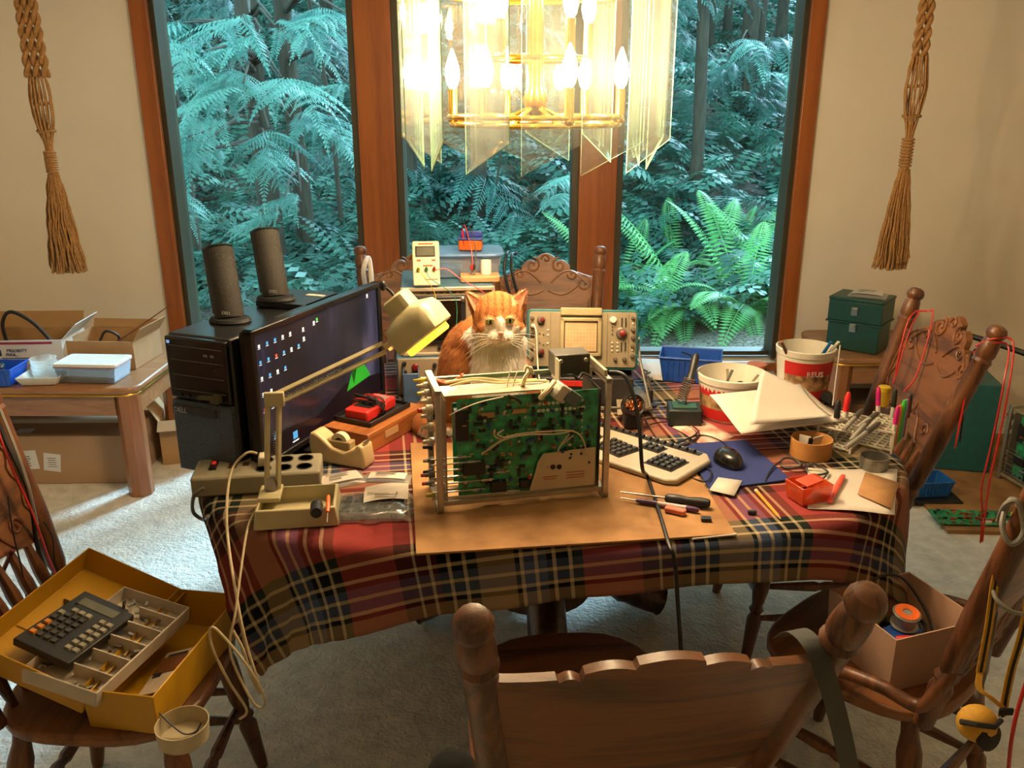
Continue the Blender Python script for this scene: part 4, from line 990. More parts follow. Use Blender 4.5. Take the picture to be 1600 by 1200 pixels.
# component tester
c=at(672,448,TOPZ); t=thing('component_tester','cream handheld meter with grey display and three coloured leads, propped upright','meter',(c.x-.01,c.y,TOPZ+.001),8,rot=(math.radians(-14),0,math.radians(6)))
IVP=mat('meter_ivory','#c9c2a0',.45,var=.04)
b=MB(); b.prism(rrect(.082,.135,.005),0,.028,T(0,0,.0685)@R(90,'X')); b.build('meter_case',IVP,t,bevel=.003)
MB().box((-.002,-.0285,.105),(.060,.002,.032)).build('display_frame',BLACK,t); MB().box((-.002,-.030,.105),(.052,.001,.025)).build('display',mat('lcd','#59594a',.25),t)
b=MB(); b.box((0,-.0285,.128),(.045,.0006,.004)); [b.box((-.022+.045*k,-.0285,.078),(.012,.0006,.006)) for k in range(2)]; b.box((.005,-.0285,.062),(.03,.0006,.005)); b.box((.015,-.0285,.02),(.04,.0006,.003)); b.build('print',mat('faded_red_print','#a8543c',.8),t)
for x,m in ((-.024,mat('clip_yellow','#b5a51e',.4)),(0,mat('clip_green','#137a4a',.4)),(.024,mat('clip_red','#b02020',.4))):
    b=MB(); b.lathe([(.0045,0),(.006,.004),(.004,.010),(.003,.018)],10,T(x,-.028,.048)@R(60,'X')); b.build('banana_plug',m,t)
mw_=(Matrix.Translation(t.location)@R(6)@R(-14,'X'))
def top(x,y,z): return mw_@Vector((x,y,z))
LOOSE=[('yellow_lead',mat('lead_yellow','#b8a03a',.5),[top(-.024,-.05,.045),top(-.01,-.07,.03),Vector((-.235,2.585,1.09)),Vector((-.235,2.58,1.03))],'yellow test lead hanging from the cream meter'),
 ('green_lead',mat('lead_green','#1b6b55',.5),[top(0,-.05,.045),top(.012,-.07,.02),Vector((-.175,2.58,1.08)),Vector((-.17,2.575,.99))],'green test lead hanging from the cream meter'),
 ('red_lead',REDW,[top(.024,-.05,.045),top(.06,-.05,.05),top(.10,-.055,.02),Vector((-.085,2.59,1.09)),Vector((-.085,2.60,1.05))],'red test lead running from the cream meter over the wooden base')]
for nm,m,ps,lb in LOOSE:
    o=MB().tube(spline(ps,8),.0014,6).build(nm,m); tag(o,lb,'cable')
# wooden test base with cylinder
c=at(747,440,TOPZ); t=thing('component_fixture','pale wooden base with a white cylinder and a metal connector on top of the instrument','test fixture',(c.x+.005,c.y+.02,TOPZ+.001),4)
b=MB(); b.prism(rrect(.125,.075,.01),0,.018); b.build('wood_base',wood('pale_wood','#b98e5c','#a2774a',.6,2,(1,9,9)),t,bevel=.002)
MB().lathe([(.0165,.018),(.0175,.022),(.0175,.055),(.0165,.058),(.0165,.062),(.014,.062)],20,T(.02,.01,0)).build('white_cylinder',WHITEP,t)
b=MB(); b.lathe([(.009,.018),(.009,.024),(.006,.026),(.006,.034)],12,T(-.022,-.01,0)); b.build('metal_connector',STEEL,t)
BX=(c.x+.005-.022,c.y+.01)
# clear box and orange box
c=at(700,418,TOPZ); t=thing('clear_storage_box','clear plastic box with a pale blue lid behind the cream meter','box',(-.165,2.84,TOPZ+.001),4)
b=MB(); b.open_box(.23,.15,.07,.003,None,0,1.1); b.build('box_tub',glassy('tub_plastic',(.85,.9,.95),.2,haze=.22,hcol=(.6,.7,.8)),t,bevel=.004)
b=MB(); b.prism(rrect(.275,.185,.035),.068,.080); b.build('box_lid',mat('pale_blue_lid','#5f86b8',.3,alpha=.78),t,bevel=.005)
t=thing('snap_box','small orange and blue snap box standing on the clear box, leads draped over it','box',(-.135,2.82,TOPZ+.084),-6)
b=MB(); b.prism(rrect(.075,.05,.008),0,.034); b.build('orange_tub',ORANGE,t,bevel=.004)
b=MB(); b.prism(rrect(.082,.056,.008),.034,.040); b.prism(rrect(.076,.012,.004),.04,.058,T(0,.02,0)); b.build('blue_lid',mat('indigo_plastic','#3a4a9c',.35),t,bevel=.003)
for nm,m,dx in (('probe_lead_red',REDW,.0),('probe_lead_black',CABLE,.014)):
    ps=[Vector((-.155+dx,2.80,TOPZ+.095)),Vector((-.16+dx,2.80,TOPZ+.15)),Vector((-.15+dx,2.78,TOPZ+.165)),Vector((-.13+dx,2.74,TOPZ+.10)),Vector((BX[0]+.0+dx*.4,BX[1]+.0,TOPZ+.055)),Vector((BX[0]+dx*.4-.003,BX[1],TOPZ+.036))]
    t=thing(nm,('red' if dx==0 else 'black')+' probe lead arching from the orange box down to the wooden base','cable')
    MB().tube(spline(ps,8),.0016,6).build('wire',m,t); MB().between(ps[0],ps[1],[(.003,0),(.004,.3),(.003,1)],8).build('grip',m,t); MB().between(ps[-2],ps[-1],[(.002,0),(.006,.4),(.005,1)],8).build('grip',m,t)
# under-stack blue/clear storage bin between monitor and rack
t=thing('document_bin','pale blue translucent bin beside the instrument stack','bin',(-.32,2.62,TT+.001),6)
MB().open_box(.05,.22,.10,.003).build('bin_body',mat('pale_bin','#3f5878',.4),t,bevel=.003)
# ---------- right oscilloscope ----------
def scope():
    S0=at(825,582,.875); 
    t=thing('oscilloscope','portable teal oscilloscope with a square screen and red knobs, tilted toward the camera','oscilloscope',(.213,2.52,.872),-2,rot=(math.radians(-14),0,math.radians(-3)))
    w,h=.33,.175
    b=MB(); b.prism(rrect(w+.008,h+.008,.014),0,-.40,T(0,0,h/2)@R(90,'X')); b.build('case',TEAL,t,bevel=.003)
    F_=-.003
    b=MB(); b.prism(rrect(w-.006,h-.008,.008),0,.004,T(0,0,h/2)@R(90,'X')); b.build('front_panel',mat('scope_panel','#86795f',.45,.2,var=.05),t,bevel=.001)
    sx=-.005
    b=MB(); W2,H2=.125,.118
    for (x,z,a,c) in ((sx,.148,W2,.012),(sx,.042,W2,.012),(sx-W2/2+.006,.095,.012,H2),(sx+W2/2-.006,.095,.012,H2)): b.box((x,-.008,z),(a,.014,c))
    b.box((sx,.0,.172),(W2,.03,.024)); b.build('screen_bezel',mat('bezel_beige','#91845f',.45),t,bevel=.003)
    MB().box((sx,-.006,.096),(.104,.003,.096)).build('screen_frame',mat('maroon','#3a1414',.4),t); 
    MB().box((sx,-.0078,.096),(.096,.002,.088)).build('screen',mat('phosphor','#b59c76',.2),t)
    b=MB(); [b.box((sx-.048+.0096*k,-.0091,.096),(.0005,.0003,.088)) for k in range(11)]; [b.box((sx,-.0091,.052+.011*k),(.096,.0003,.0005)) for k in range(9)]; b.build('graticule',mat('grat','#7d6a4c',.6),t)
    GR=mat('knob_brown','#5b5044',.4); PL=mat('knob_pale2','#c9c2b0',.35); y=-.004
    knobs(t,[(-.153,.152,.006,GR),(-.126,.146,.013,GR),(-.153,.128,.006,GR),(-.153,.062,.006,GR),(-.126,.05,.012,GR),(-.153,.032,.006,GR),(-.08,.024,.006,GR),(-.055,.024,.006,GR),(-.04,.024,.004,GR),(.03,.022,.008,GR),
      (.092,.148,.011,PL),(.118,.108,.018,GR),(.152,.155,.006,GR),(.152,.12,.007,GR),(.152,.096,.007,GR),(.152,.07,.006,GR),(.152,.04,.007,GR),(.10,.03,.006,GR),(.128,.03,.007,GR)],y)
    for x,z,r in ((-.122,.147,.006),(.120,.108,.009),(-.122,.05,.006)): MB().lathe([(r,0),(r,.018),(r*.7,.02)],14,T(x,y,z)@R(90,'X')).build('red_knob_cap',RK,t)
    dots(t,[(.09+.016*(k%2),.055+.012*(k//2)) for k in range(6)]+[(.152,.138),(.152,.058),(-.105,.115),(-.105,.10),(-.105,.075)],y,PL)
    dots(t,[(.09,.128),(.09,.118),(.09,.105),(-.13,.105),(-.118,.101),(-.13,.075),(-.118,.07)],y,BLACK,'jack',.002)
    b=MB(); 
    for x,z in ((.118,.142),(.130,.142),(.118,.068),(.130,.068)): b.box((x,y-.002,z),(.004,.004,.026))
    for z in (.132,.034): b.box((-.126,y-.001,z),(.016,.002,.004))
    b.box((-.152,y-.002,.103),(.014,.004,.004));b.box((-.152,y-.002,.096),(.014,.004,.004)); b.build('slide_switches',INK,t)
    MB().box((.004,y-.001,.024),(.028,.002,.010)).build('yellow_label',mat('label_yellow','#b59024',.6),t)
    b=MB(); [b.box((x,y-.0005,h/2),(.0008,.001,h-.014)) for x in (-.097,.075,.14)]; b.build('panel_lines',INK,t)
    b=MB(); b.tube(spline([(-.15,-.012,.128),(-.15,-.035,.13),(-.140,-.04,.11),(-.135,-.04,.03),(-.13,-.05,-.02),(-.115,-.06,-.10)],6),.0022,8); b.lathe([(.006,0),(.006,.02)],10,T(-.15,-.004,.128)@R(90,'X')); b.build('probe_cable',mat('white_wire','#d9d2be',.5),t)
    b=MB(); b.tube([(.172,.05,.09),(.176,-.02,.02),(.195,-.14,-.10),(.185,-.145,-.105),(-.1,-.145,-.105)],.004,8); b.tube([(-.172,.05,.09),(-.172,-.02,.02)],.004,8); b.build('carry_handle',mat('handle_steel','#9a958a',.35,.8),t)
    MB().lathe([(.008,0),(.008,.008)],12,T(.169,.04,.09)@R(90,'Y')).build('handle_pivot',STEEL,t)
scope()
t=thing('scope_plinth','dark flat box under the teal oscilloscope with red stripe','box',(.225,2.60,TT+.001),-3)
MB().box((0,.05,.045),(.30,.30,.09)).build('box_body',mat('dark_grey_box','#2a2725',.5),t,bevel=.004); MB().box((-.04,-.102,.072),(.10,.004,.016)).build('red_stripe',RED,t)
# ---------- cat ----------
def make_cat():
    O=Vector((-.045,2.30,TT))
    t=thing('cat','orange and white cat sitting on the table, facing the camera','cat',O)
    b=MB()
    B=lambda c,r: b.ball(c,r,n=20,k=14)
    hc=(.008,-.08,.343)
    B(hc,(.066,.066,.066)); B((.008,-.072,.368),(.056,.056,.047)); B((.010,-.092,.316),(.072,.050,.040)); B((-.024,-.122,.332),(.022,.02,.018)); B((.048,-.118,.332),(.022,.02,.018))
    B((.006,-.142,.315),(.021,.022,.016)); B((.027,-.142,.315),(.021,.022,.016)); B((.016,-.135,.301),(.018,.02,.014)); B((.016,-.138,.340),(.013,.028,.030))
    B((.004,-.045,.265),(.080,.070,.065)); B((.004,-.055,.19),(.079,.070,.13)); B((-.035,.03,.23),(.085,.10,.10))
    B((-.065,.09,.14),(.103,.15,.155)); B((-.01,.10,.12),(.11,.13,.12)); B((-.10,.07,.075),(.085,.12,.075)); B((.055,.08,.07),(.07,.11,.07))
    B((-.05,.0,.16),(.09,.09,.12))
    for x in (-.035,.042):
        b.tube([(x,-.075,.17),(x,-.095,.10),(x,-.105,.03),(x,-.115,.018)],[.04,.030,.026,.024],12); B((x,-.125,.016),(.025,.036,.018))
    for x in (-.13,.09): B((x,-.01,.018),(.025,.05,.02))
    b.tube(spline([(-.05,.22,.06),(-.16,.20,.03),(-.22,.09,.025),(-.21,-.02,.022),(-.15,-.08,.02)],6),.021,10)
    ears=[]
    for base,tip,s in (((-.040,-.075,.375),(-.074,-.085,.417),-1),((.055,-.075,.378),(.083,-.085,.424),1)):
        base=Vector(base);tip=Vector(tip); V=[]; n=14
        d=(tip-base); side=Vector((s*.45,-.12,-.75)).normalized(); side=(side-d.normalized()*side.dot(d.normalized())).normalized(); nrm=d.normalized().cross(side).normalized()
        K=6
        for k in range(K+1):
            q=k/K; c=base+d*(q*1.35-.35); w=.034*(1-q)**.8+.0035; th=.010*(1-q)+.004
            for j in range(n):
                a=2*PI*j/n; V.append(c+side*math.cos(a)*w+nrm*math.sin(a)*th)
        F=[]
        for k in range(K):
            for j in range(n): F.append((k*n+j,k*n+(j+1)%n,(k+1)*n+(j+1)%n,(k+1)*n+j))
        F.append(tuple(range(n))[::-1]);F.append(tuple(K*n+j for j in range(n)))
        b.add(V,F); ears.append((base,tip,side,nrm if nrm.y<0 else -nrm,d))
    raw=b.build('body',DBLACK,None,recenter=False)
    m=raw.modifiers.new('Remesh','REMESH'); m.mode='VOXEL'; m.voxel_size=.0042
    m=raw.modifiers.new('Smooth','SMOOTH'); m.factor=.5; m.iterations=5
    bpy.context.view_layer.update()
    me=bpy.data.meshes.new_from_object(raw.evaluated_get(bpy.context.evaluated_depsgraph_get()))
    bpy.data.objects.remove(raw)
    def col(p):
        x,y,z=p; n=noise.noise(Vector((x*60,y*60,z*60)))*.012
        x0=x-.015
        white=False
        if z>.285 and y<-.02:      # head
            half=.012+max(0,.360-z)*1.25
            if y<-.11 and abs(x0)<half-.004+n and z<.366+n: white=True
            if z<.318+n+ (.012 if x>.03 else 0): white=True
        elif y<.0+n*2 and x>-.062+n and z>.0 and (z<.29): white=True
        if z<.03 and y<-.05: white=True
        if z>.29 and y>-.02: white=False
        if white:
            s=.5+.5*noise.noise(Vector((x*40,y*40,z*14))); c=(.76,.67,.57) if s>.2 else (.68,.59,.49)
        else:
            o=(.42,.155,.048); dk=(.23,.075,.02); lt=(.58,.33,.16)
            st=math.sin(z*150+math.sin(x*30)*1.2+y*40) if z<.28 else math.sin(x0*330+math.sin(z*60)*.9)
            k=max(0,st)**1.5*(.95 if z>.345 else .35); c=[o[i]*(1-k)+dk[i]*k for i in range(3)]
            if z>.28 and y<-.1: # pale rings round the eyes
                for ex in (-.012,.042):
                    dd=math.hypot(x-ex,z-.352)
                    if dd<.0165: c=lt
            if z>.385 and abs(x)>.045 and y<-.08: c=(.62,.30,.16)
        return c
    co=np.zeros(len(me.vertices)*3,dtype=np.float32); me.vertices.foreach_get('co',co); co=co.reshape(-1,3)
    cols=np.array([(*col(p),1) for p in co],dtype=np.float32)
    at_=me.color_attributes.new('fur_color','FLOAT_COLOR','POINT'); at_.data.foreach_set('color',cols.ravel())
    m=bpy.data.materials.new('cat_fur'); m.use_nodes=True; nt=m.node_tree; p=nt.nodes['Principled BSDF']; a=nt.nodes.new('ShaderNodeAttribute'); a.attribute_name='fur_color'
    nt.links.new(a.outputs['Color'],p.inputs['Base Color']); p.inputs['Roughness'].default_value=.9; p.inputs['Specular IOR Level'].default_value=.15
    me.materials.clear(); me.materials.append(m); me.shade_smooth()
    o=bpy.data.objects.new('body',me); COL.objects.link(o); o.parent=t
    # fur strands
    me.calc_loop_triangles(); tris=np.zeros(len(me.loop_triangles)*3,dtype=np.int32); me.loop_triangles.foreach_get('vertices',tris); tris=tris.reshape(-1,3)
    A,Bq,Cq=co[tris[:,0]],co[tris[:,1]],co[tris[:,2]]; cr=np.cross(Bq-A,Cq-A); ar=np.linalg.norm(cr,axis=1); nn=cr/(ar[:,None]+1e-12)
    rg=np.random.default_rng(3); N=90000; idx=rg.choice(len(tris),N,p=ar/ar.sum()); u=rg.random((N,1));v=rg.random((N,1)); fl=(u+v)>1; u=np.where(fl,1-u,u);v=np.where(fl,1-v,v)
    P=A[idx]+(Bq[idx]-A[idx])*u+(Cq[idx]-A[idx])*v; n_=nn[idx]
    head=P[:,2]>.29
    hcv=np.array([.016,-.15,.33])
    flow=np.where(head[:,None],P-hcv,np.array([0,-.05,-1.0])); flow=flow/np.linalg.norm(flow,axis=1)[:,None]
    flow=flow-n_*(flow*n_).sum(1)[:,None]; flow/=np.linalg.norm(flow,axis=1)[:,None]+1e-9
    L=np.where(head,.0065,.015)*(.6+.7*rg.random(N)); ch=(~head)&(P[:,1]<-.02); L=np.where(ch,L*1.25,L)
    dr=flow*.93+n_*np.where(head,.28,.36)[:,None]+rg.normal(0,.12,(N,3)); dr/=np.linalg.norm(dr,axis=1)[:,None]
    near=np.zeros(N,bool)
    for e in ((-.0115,-.140,.352),(.0385,-.139,.355),(.0165,-.165,.328)): near|=np.linalg.norm(P-np.array(e),axis=1)<.0140
    keep=~near; P,dr,L,n_=P[keep],dr[keep],L[keep],n_[keep]; tcol=cols[tris[idx[keep],0]]
    sd_=np.cross(dr,n_); sd_/=np.linalg.norm(sd_,axis=1)[:,None]+1e-9; w=(.0007*(.6+rg.random(len(P))))[:,None]
    V=np.stack([P-sd_*w,P+sd_*w,P+dr*L[:,None]],1).reshape(-1,3); F=np.arange(len(V)).reshape(-1,3)
    f=mesh_np('fur',V,F,m,t); ca=f.data.color_attributes.new('fur_color','FLOAT_COLOR','POINT')
    cc=np.repeat(tcol*np.clip(1+rg.normal(0,.13,(len(P),1)),.6,1.4).astype(np.float32),3,axis=0); cc[:,3]=1
    if len(ca.data)==len(cc): ca.data.foreach_set('color',cc.astype(np.float32).ravel())
    f['kind']='stuff'
    # face
    pink=mat('nose_pink','#d98a78',.5,var=.05); iris=mat('cat_iris','#84894c',.15,var=.1,scale=300); pup=mat('pupil','#050505',.1)
    for ex,ez,ey in ((-.0115,.352,-.1425),(.0385,.355,-.1405)):
        e=MB().ball((ex,ey+.001,ez),(.0122,.009,.0112),n=20,k=12).build('eye',iris,t)
        MB().ball((ex+.001,ey-.0062,ez+.0005),(.0042,.0026,.0068),n=14,k=8).build('pupil',pup,e)
        MB().tube(spline([(ex-.0112,ey-.001,ez-.001),(ex-.006,ey-.007,ez+.0075),(ex+.002,ey-.0085,ez+.0095),(ex+.0105,ey-.003,ez+.004),(ex+.0115,ey-.001,ez-.001),(ex+.006,ey-.0075,ez-.0085),(ex-.005,ey-.007,ez-.008)],5,closed=True),.0011,5,closed=True).build('eye_rim',mat('eye_rim','#8a4a2a',.6),e)
    MB().ball((.0165,-.1635,.328),(.0078,.006,.0052),n=14,k=8).build('nose',pink,t)
    MB().tube(spline([(-.002,-.155,.309),(.006,-.163,.308),(.0165,-.165,.313),(.0165,-.166,.322),(.0165,-.165,.313),(.027,-.163,.308),(.034,-.155,.309)],4),.0009,5).build('mouth',mat('mouth_line','#a8604a',.6),t)
    for base,tip,side,nr,d in ears:
        V=[];F=[];K=6
        for k in range(K+1):
            q=k/K; c=base+d*(q*1.05+.02)+nr*(.0085*(1-q)+.0045)
            w=.019*(1-q)**.85
            for s in (-1,-.5,0,.5,1): V.append(c+side*w*s+nr*(-.004*(1-abs(s))+.0015))
        for k in range(K):
            for j in range(4): a=k*5+j; F.append((a,a+1,a+6,a+5))
        MB().add(V,F).build('inner_ear',mat('ear_pink','#d08a6a',.7,var=.1),t)
    rr=random.Random(2); wm=mat('whisker','#f0ece0',.4)
    for s in (-1,1):
        for k in range(6):
            z0=.314-.003*k+.004; x0=.0165+s*.018; L_=.06+.02*rr.random()
            MB().tube(spline([(x0,-.157,z0),(x0+s*L_*.5,-.155,z0+.006-.005*k),(x0+s*L_,-.135,z0-.004-.010*k)],4),[.0004]*8+[.0001],4).build('whisker',wm,t)
make_cat()
# ---------- items right of the cat ----------
def single(mb,name,m,label,cat,group=None,**k):
    o=mb.build(name,m,**k); return tag(o,label,cat,group)
def world_tube(ps,r,name,m,label,cat='cable',n=8,sm=8,group=None):
    return single(MB().tube(spline(ps,sm),r,n),name,m,label,cat,group,recenter=True)
world_tube([Vector((.225,1.90,1.055)),Vector((.26,1.87,1.05)),Vector((.285,1.83,.97)),Vector((.295,1.80,.86)),at(1012,745,BT+.006),at(1030,800,BT+.006),at(1045,850,BT+.008),at(1052,862,TT)+Vector((0,-.02,-.01)),Vector((.345,1.57,.66)),Vector((.36,1.56,.50)),Vector((.355,1.57,.33)),Vector((.345,1.60,.15)),Vector((.36,1.66,.012)),Vector((.30,1.8,.012))],.0045,'mains_cable',CABLE,'black mains cord dropping from the opened chassis over the table edge to the floor')
loops=[at(985,662,TT+.004),at(1030,652,TT+.004),at(1085,672,TT+.004),at(1078,695,TT+.005),at(1030,697,TT+.006),at(1000,680,TT+.006),at(1020,662,TT+.009),at(1070,660,TT+.008),at(1092,680,TT+.008),at(1050,703,TT+.01),at(1030,690,TT+.01),at(1008,655,TT+.008),at(1003,640,TT+.006),at(1030,640,TT+.006)]
world_tube(loops,.0022,'coiled_lead',mat('dark_red_brown','#3a1814',.5),'thin dark lead coiled on the cloth behind the keyboard')
world_tube([at(1065,550,TT+.16),at(1083,560,TT+.14),at(1081,590,TT+.09),at(1072,620,TT+.075),at(1076,640,TT+.04),at(1098,660,TT+.005),at(1085,680,TT+.005),at(1050,694,TT+.012)],.0022,'soldering_cable',CABLE,'black cord of the soldering iron looping down to the cloth')
world_tube([at(1140,706,TT+.018),at(1128,690,TT+.008),at(1095,680,TT+.006),at(1058,694,TT+.015),at(1050,706,TT+.006),at(1080,722,TT+.006),at(1110,735,TT+.012),at(1104,752,TT+.012),at(1078,746,TT+.006)],.002,'mouse_cable',CABLE,'black mouse cable curling over the blue pad to the keyboard')
# keyboard
p=at(1012,738,TT); t=thing('keyboard','beige split ergonomic keyboard with black keys beside the chassis','keyboard',(.297,2.125,BT+.0),-38)
KB=mat('keyboard_beige','#a89e88',.45,var=.04)
b=MB(); V=[(-.235,-.085),(-.20,-.10),(.19,-.125),(.215,-.11),(.225,.05),(.20,.085),(.05,.105),(-.05,.105),(-.2,.10),(-.235,.08)]
b.prism(V,0,.016); b.build('key_case',KB,t,bevel=.005)
blk=[(.145,-.035,4,4,-6),(.07,.03,3,2,-6),(-.005,-.03,5,4,-14),(-.13,-.03,6,4,8)]
wells=MB();keys=[]
for cx,cy,nx_,ny_,a in blk:
    wells.box((cx,cy,.0165),(nx_*.019+.006,ny_*.019+.006,.003),rz=a)
    for i in range(nx_):
        for j in range(ny_):
            q=T(cx,cy,.018)@R(a); keys.append(q@Vector(((i-(nx_-1)/2)*.019,(j-(ny_-1)/2)*.019,.003))); 
wells.box((.02,.078,.0165),(.34,.02,.003),rz=-4); 
for i in range(14): keys.append((T(.02,.078,.018)@R(-4))@Vector(((i-6.5)*.0225,0,.003)))
wells.build('key_well',BLACK,t)
kb0=None
for q in keys:
    if kb0 is None: kb0=MB().box((0,0,0),(.0155,.0155,.008),top=.78).build('key',mat('key_black','#2b2a28',.45),t,bevel=.0012); kb0.location=q; kb0.rotation_euler=(0,0,math.radians(-8))
    else: k_=kb0.copy(); COL.objects.link(k_); k_.location=q
# mouse pad, mouse
c=[at(1063,697,TT),at(1165,690,TT),at(1236,752,TT),at(1110,768,TT)]
b=MB(); b.add([(q.x,q.y,TT+.001) for q in c]+[(q.x,q.y,TT+.006) for q in c],[(0,1,2,3),(7,6,5,4),(0,4,5,1),(1,5,6,2),(2,6,7,3),(3,7,4,0)])
bmesh_fix=b.build('mouse_pad',mat('navy_foam','#1f2f6b',.8,var=.05,scale=200),bevel=.001); tag(bmesh_fix,'plain navy blue mouse pad on the plaid cloth','mouse pad')
p=at(1139,716,TT+.02); t=thing('computer_mouse','rounded black computer mouse on the navy pad','mouse',(p.x,p.y,TT+.0065),14)
b=MB(); V=[];n=18;K=9
for k in range(K+1):
    q=k/K*PI/2
    for j in range(n):
        a=2*PI*j/n; V.append((.034*math.cos(a)*math.cos(q)**.6*(1+.12*math.sin(a)),.052*math.sin(a)*math.cos(q)**.55,.036*math.sin(q)))
F=[(k*n+j,k*n+(j+1)%n,(k+1)*n+(j+1)%n,(k+1)*n+j) for k in range(K) for j in range(n)]
b.add(V,F); b.build('mouse_shell',mat('mouse_black','#12110f',.22,coat=.3),t,sharp=60)
MB().between((0,.024,.030),(0,.034,.024),[(.002,0),(.004,.5),(.002,1)],8).build('scroll_wheel',GREYP,t)
def sheet(pts,name,m,label,cat='paper',z=None,th=.0006,group=None,bend=None,n=8):
    """four corners (bilinear), optional height function bend(u,v)"""
    P=[Vector(p) for p in pts]; V=[]
    for j in range(n+1):
        for i in range(n+1):
            u=i/n;v=j/n; q=P[0]*(1-u)*(1-v)+P[1]*u*(1-v)+P[2]*u*v+P[3]*(1-u)*v
            if bend: q=q+Vector((0,0,bend(u,v)))
            V.append(q)
    b=MB(); b.add(V,[(j*(n+1)+i,j*(n+1)+i+1,(j+1)*(n+1)+i+1,(j+1)*(n+1)+i) for j in range(n) for i in range(n)])
    o=b.build(name,m,sharp=60); s=o.modifiers.new('Solidify','SOLIDIFY'); s.thickness=th; s.offset=1
    return tag(o,label,cat,group)
z1=TT+.008
sheet([at(1108,766,z1),at(1147,775,z1),at(1160,751,z1),at(1122,746,z1)],'paper_note',PAPER,'small blank square of paper on the corner of the navy pad',n=2)
sheet([at(1262,795,TT+.002),at(1398,805,TT+.002),at(1402,735,TT+.002),at(1262,733,TT+.002)],'paper_sheet',PAPER,'white paper lying under the glasses and tan card at the right edge',bend=lambda u,v:.004*math.sin(u*3+v*2)**2)
sheet([at(1340,772,TT+.008),at(1392,795,TT+.008),at(1405,755,TT+.011),at(1352,738,TT+.009)],'card_square',mat('tan_card','#a87b4c',.8),'tan square card on top of the papers at the right edge','card',th=.0015,n=2)
sheet([at(1050,668,TT+.002),at(1105,700,TT+.002),at(1148,680,TT+.002),at(1085,652,TT+.002)],'printed_envelope',mat('envelope','#cfc2ae',.8,var=.2,scale=14,col2='#a33a2c'),'white envelope with red print partly under the papers, behind the pad','envelope',bend=lambda u,v:.003*math.sin(u*5))
b1=lambda u,v:.012*math.sin(u*5+v)*math.sin(v*PI)+.03*max(0,v-.5)*max(0,.6-u)
sheet([at(1158,678,.83),at(1325,657,.822),at(1250,600,.868),at(1108,622,.872)],'large_paper',PAPER,'large white sheet draped over the nearer bucket and the cardboard ring',n=14,bend=b1)
sheet([at(1172,664,.85),at(1300,650,.845),at(1255,607,.878),at(1192,578,.93)],'curled_paper',PAPER,'white sheet with one corner curling up against the nearer bucket',n=14,bend=lambda u,v:.02*math.sin(v*PI)*(1-u)-.03*v*(1-v)*u)
# screwdrivers, eraser, chips, pencil
def rod(p,q,prof,name,m,label,cat,parts=()):
    p=Vector(p);q=Vector(q); c=(p+q)/2; t=thing(name,label,cat,(c.x,c.y,min(p.z,q.z)))
    O=Vector(t.location)
    for nm,a,c_,pr,mm in parts: MB().between(p.lerp(q,a)-O,p.lerp(q,c_)-O,pr,12).build(nm,mm,t)
    return t
HND=[(.006,0),(.011,.06),(.0115,.3),(.009,.5),(.012,.8),(.010,.97),(.006,1)]
zz=BT+.012
rod(at(970,769,zz),at(1110,787,zz),None,'black_screwdriver',None,'screwdriver with thick black handle lying in front of the keyboard','screwdriver',[('blade',0,.5,[(.0022,0),(.0026,1)],STEEL),('handle',.5,1,HND,BLACK)])
rod(at(970,778,BT+.007),at(1092,797,BT+.007),None,'purple_screwdriver',None,'slim purple and white screwdriver beside the black handled one','screwdriver',[('blade',0,.2,[(.0014,0),(.0016,1)],STEEL),('handle',.2,.48,[(.004,0),(.006,.2),(.006,1)],mat('purple','#4b2a52',.4)),('handle_band',.48,.84,[(.006,0),(.006,1)],mat('lilac_white','#b9a9a6',.4)),('end_cap',.84,1,[(.006,0),(.006,.8),(.004,1)],mat('purple','#4b2a52',.4))])
p=at(1055,802,BT); single(MB().box((p.x,p.y,BT+.007),(.047,.018,.012),rz=-28),'eraser',mat('pink_rubber','#c9705a',.8,var=.08),'pink eraser beside the two screwdrivers','eraser',bevel=.003)
p=at(1103,813,BT); single(MB().box((p.x,p.y,BT+.004),(.022,.016,.007),rz=-6),'black_chip',BLACK,'small square black chip on the front right of the work board','chip',bevel=.001)
p=at(1175,804,TT); single(MB().box((p.x,p.y,TT+.006),(.020,.010,.010),rz=-20),'black_block',BLACK,'tiny black block on the red cloth beside the pencil','block',bevel=.003)
rod(at(1181,766,TT+.006),at(1220,811,TT+.006),None,'pencil',None,'yellow pencil lying on the cloth in front of the navy pad','pencil',[('pencil_body',.06,.9,[(.004,0),(.004,1)],mat('pencil_yellow','#d09022',.4)),('pencil_tip',.9,1,[(.004,0),(.0008,1)],mat('pale_wood','#b98e5c')),('ferrule',0,.06,[(.0042,0),(.0042,1)],PAPER)])
rod(at(1080,838,BT+.002)+Vector((0,-.012,0)),at(1148,831,BT+.002)+Vector((0,-.012,0)),None,'paper_straw',None,'thin white stick lying along the front edge of the work board','stick',[('stick',0,1,[(.002,0),(.0022,.9),(.004,1)],PAPER)])
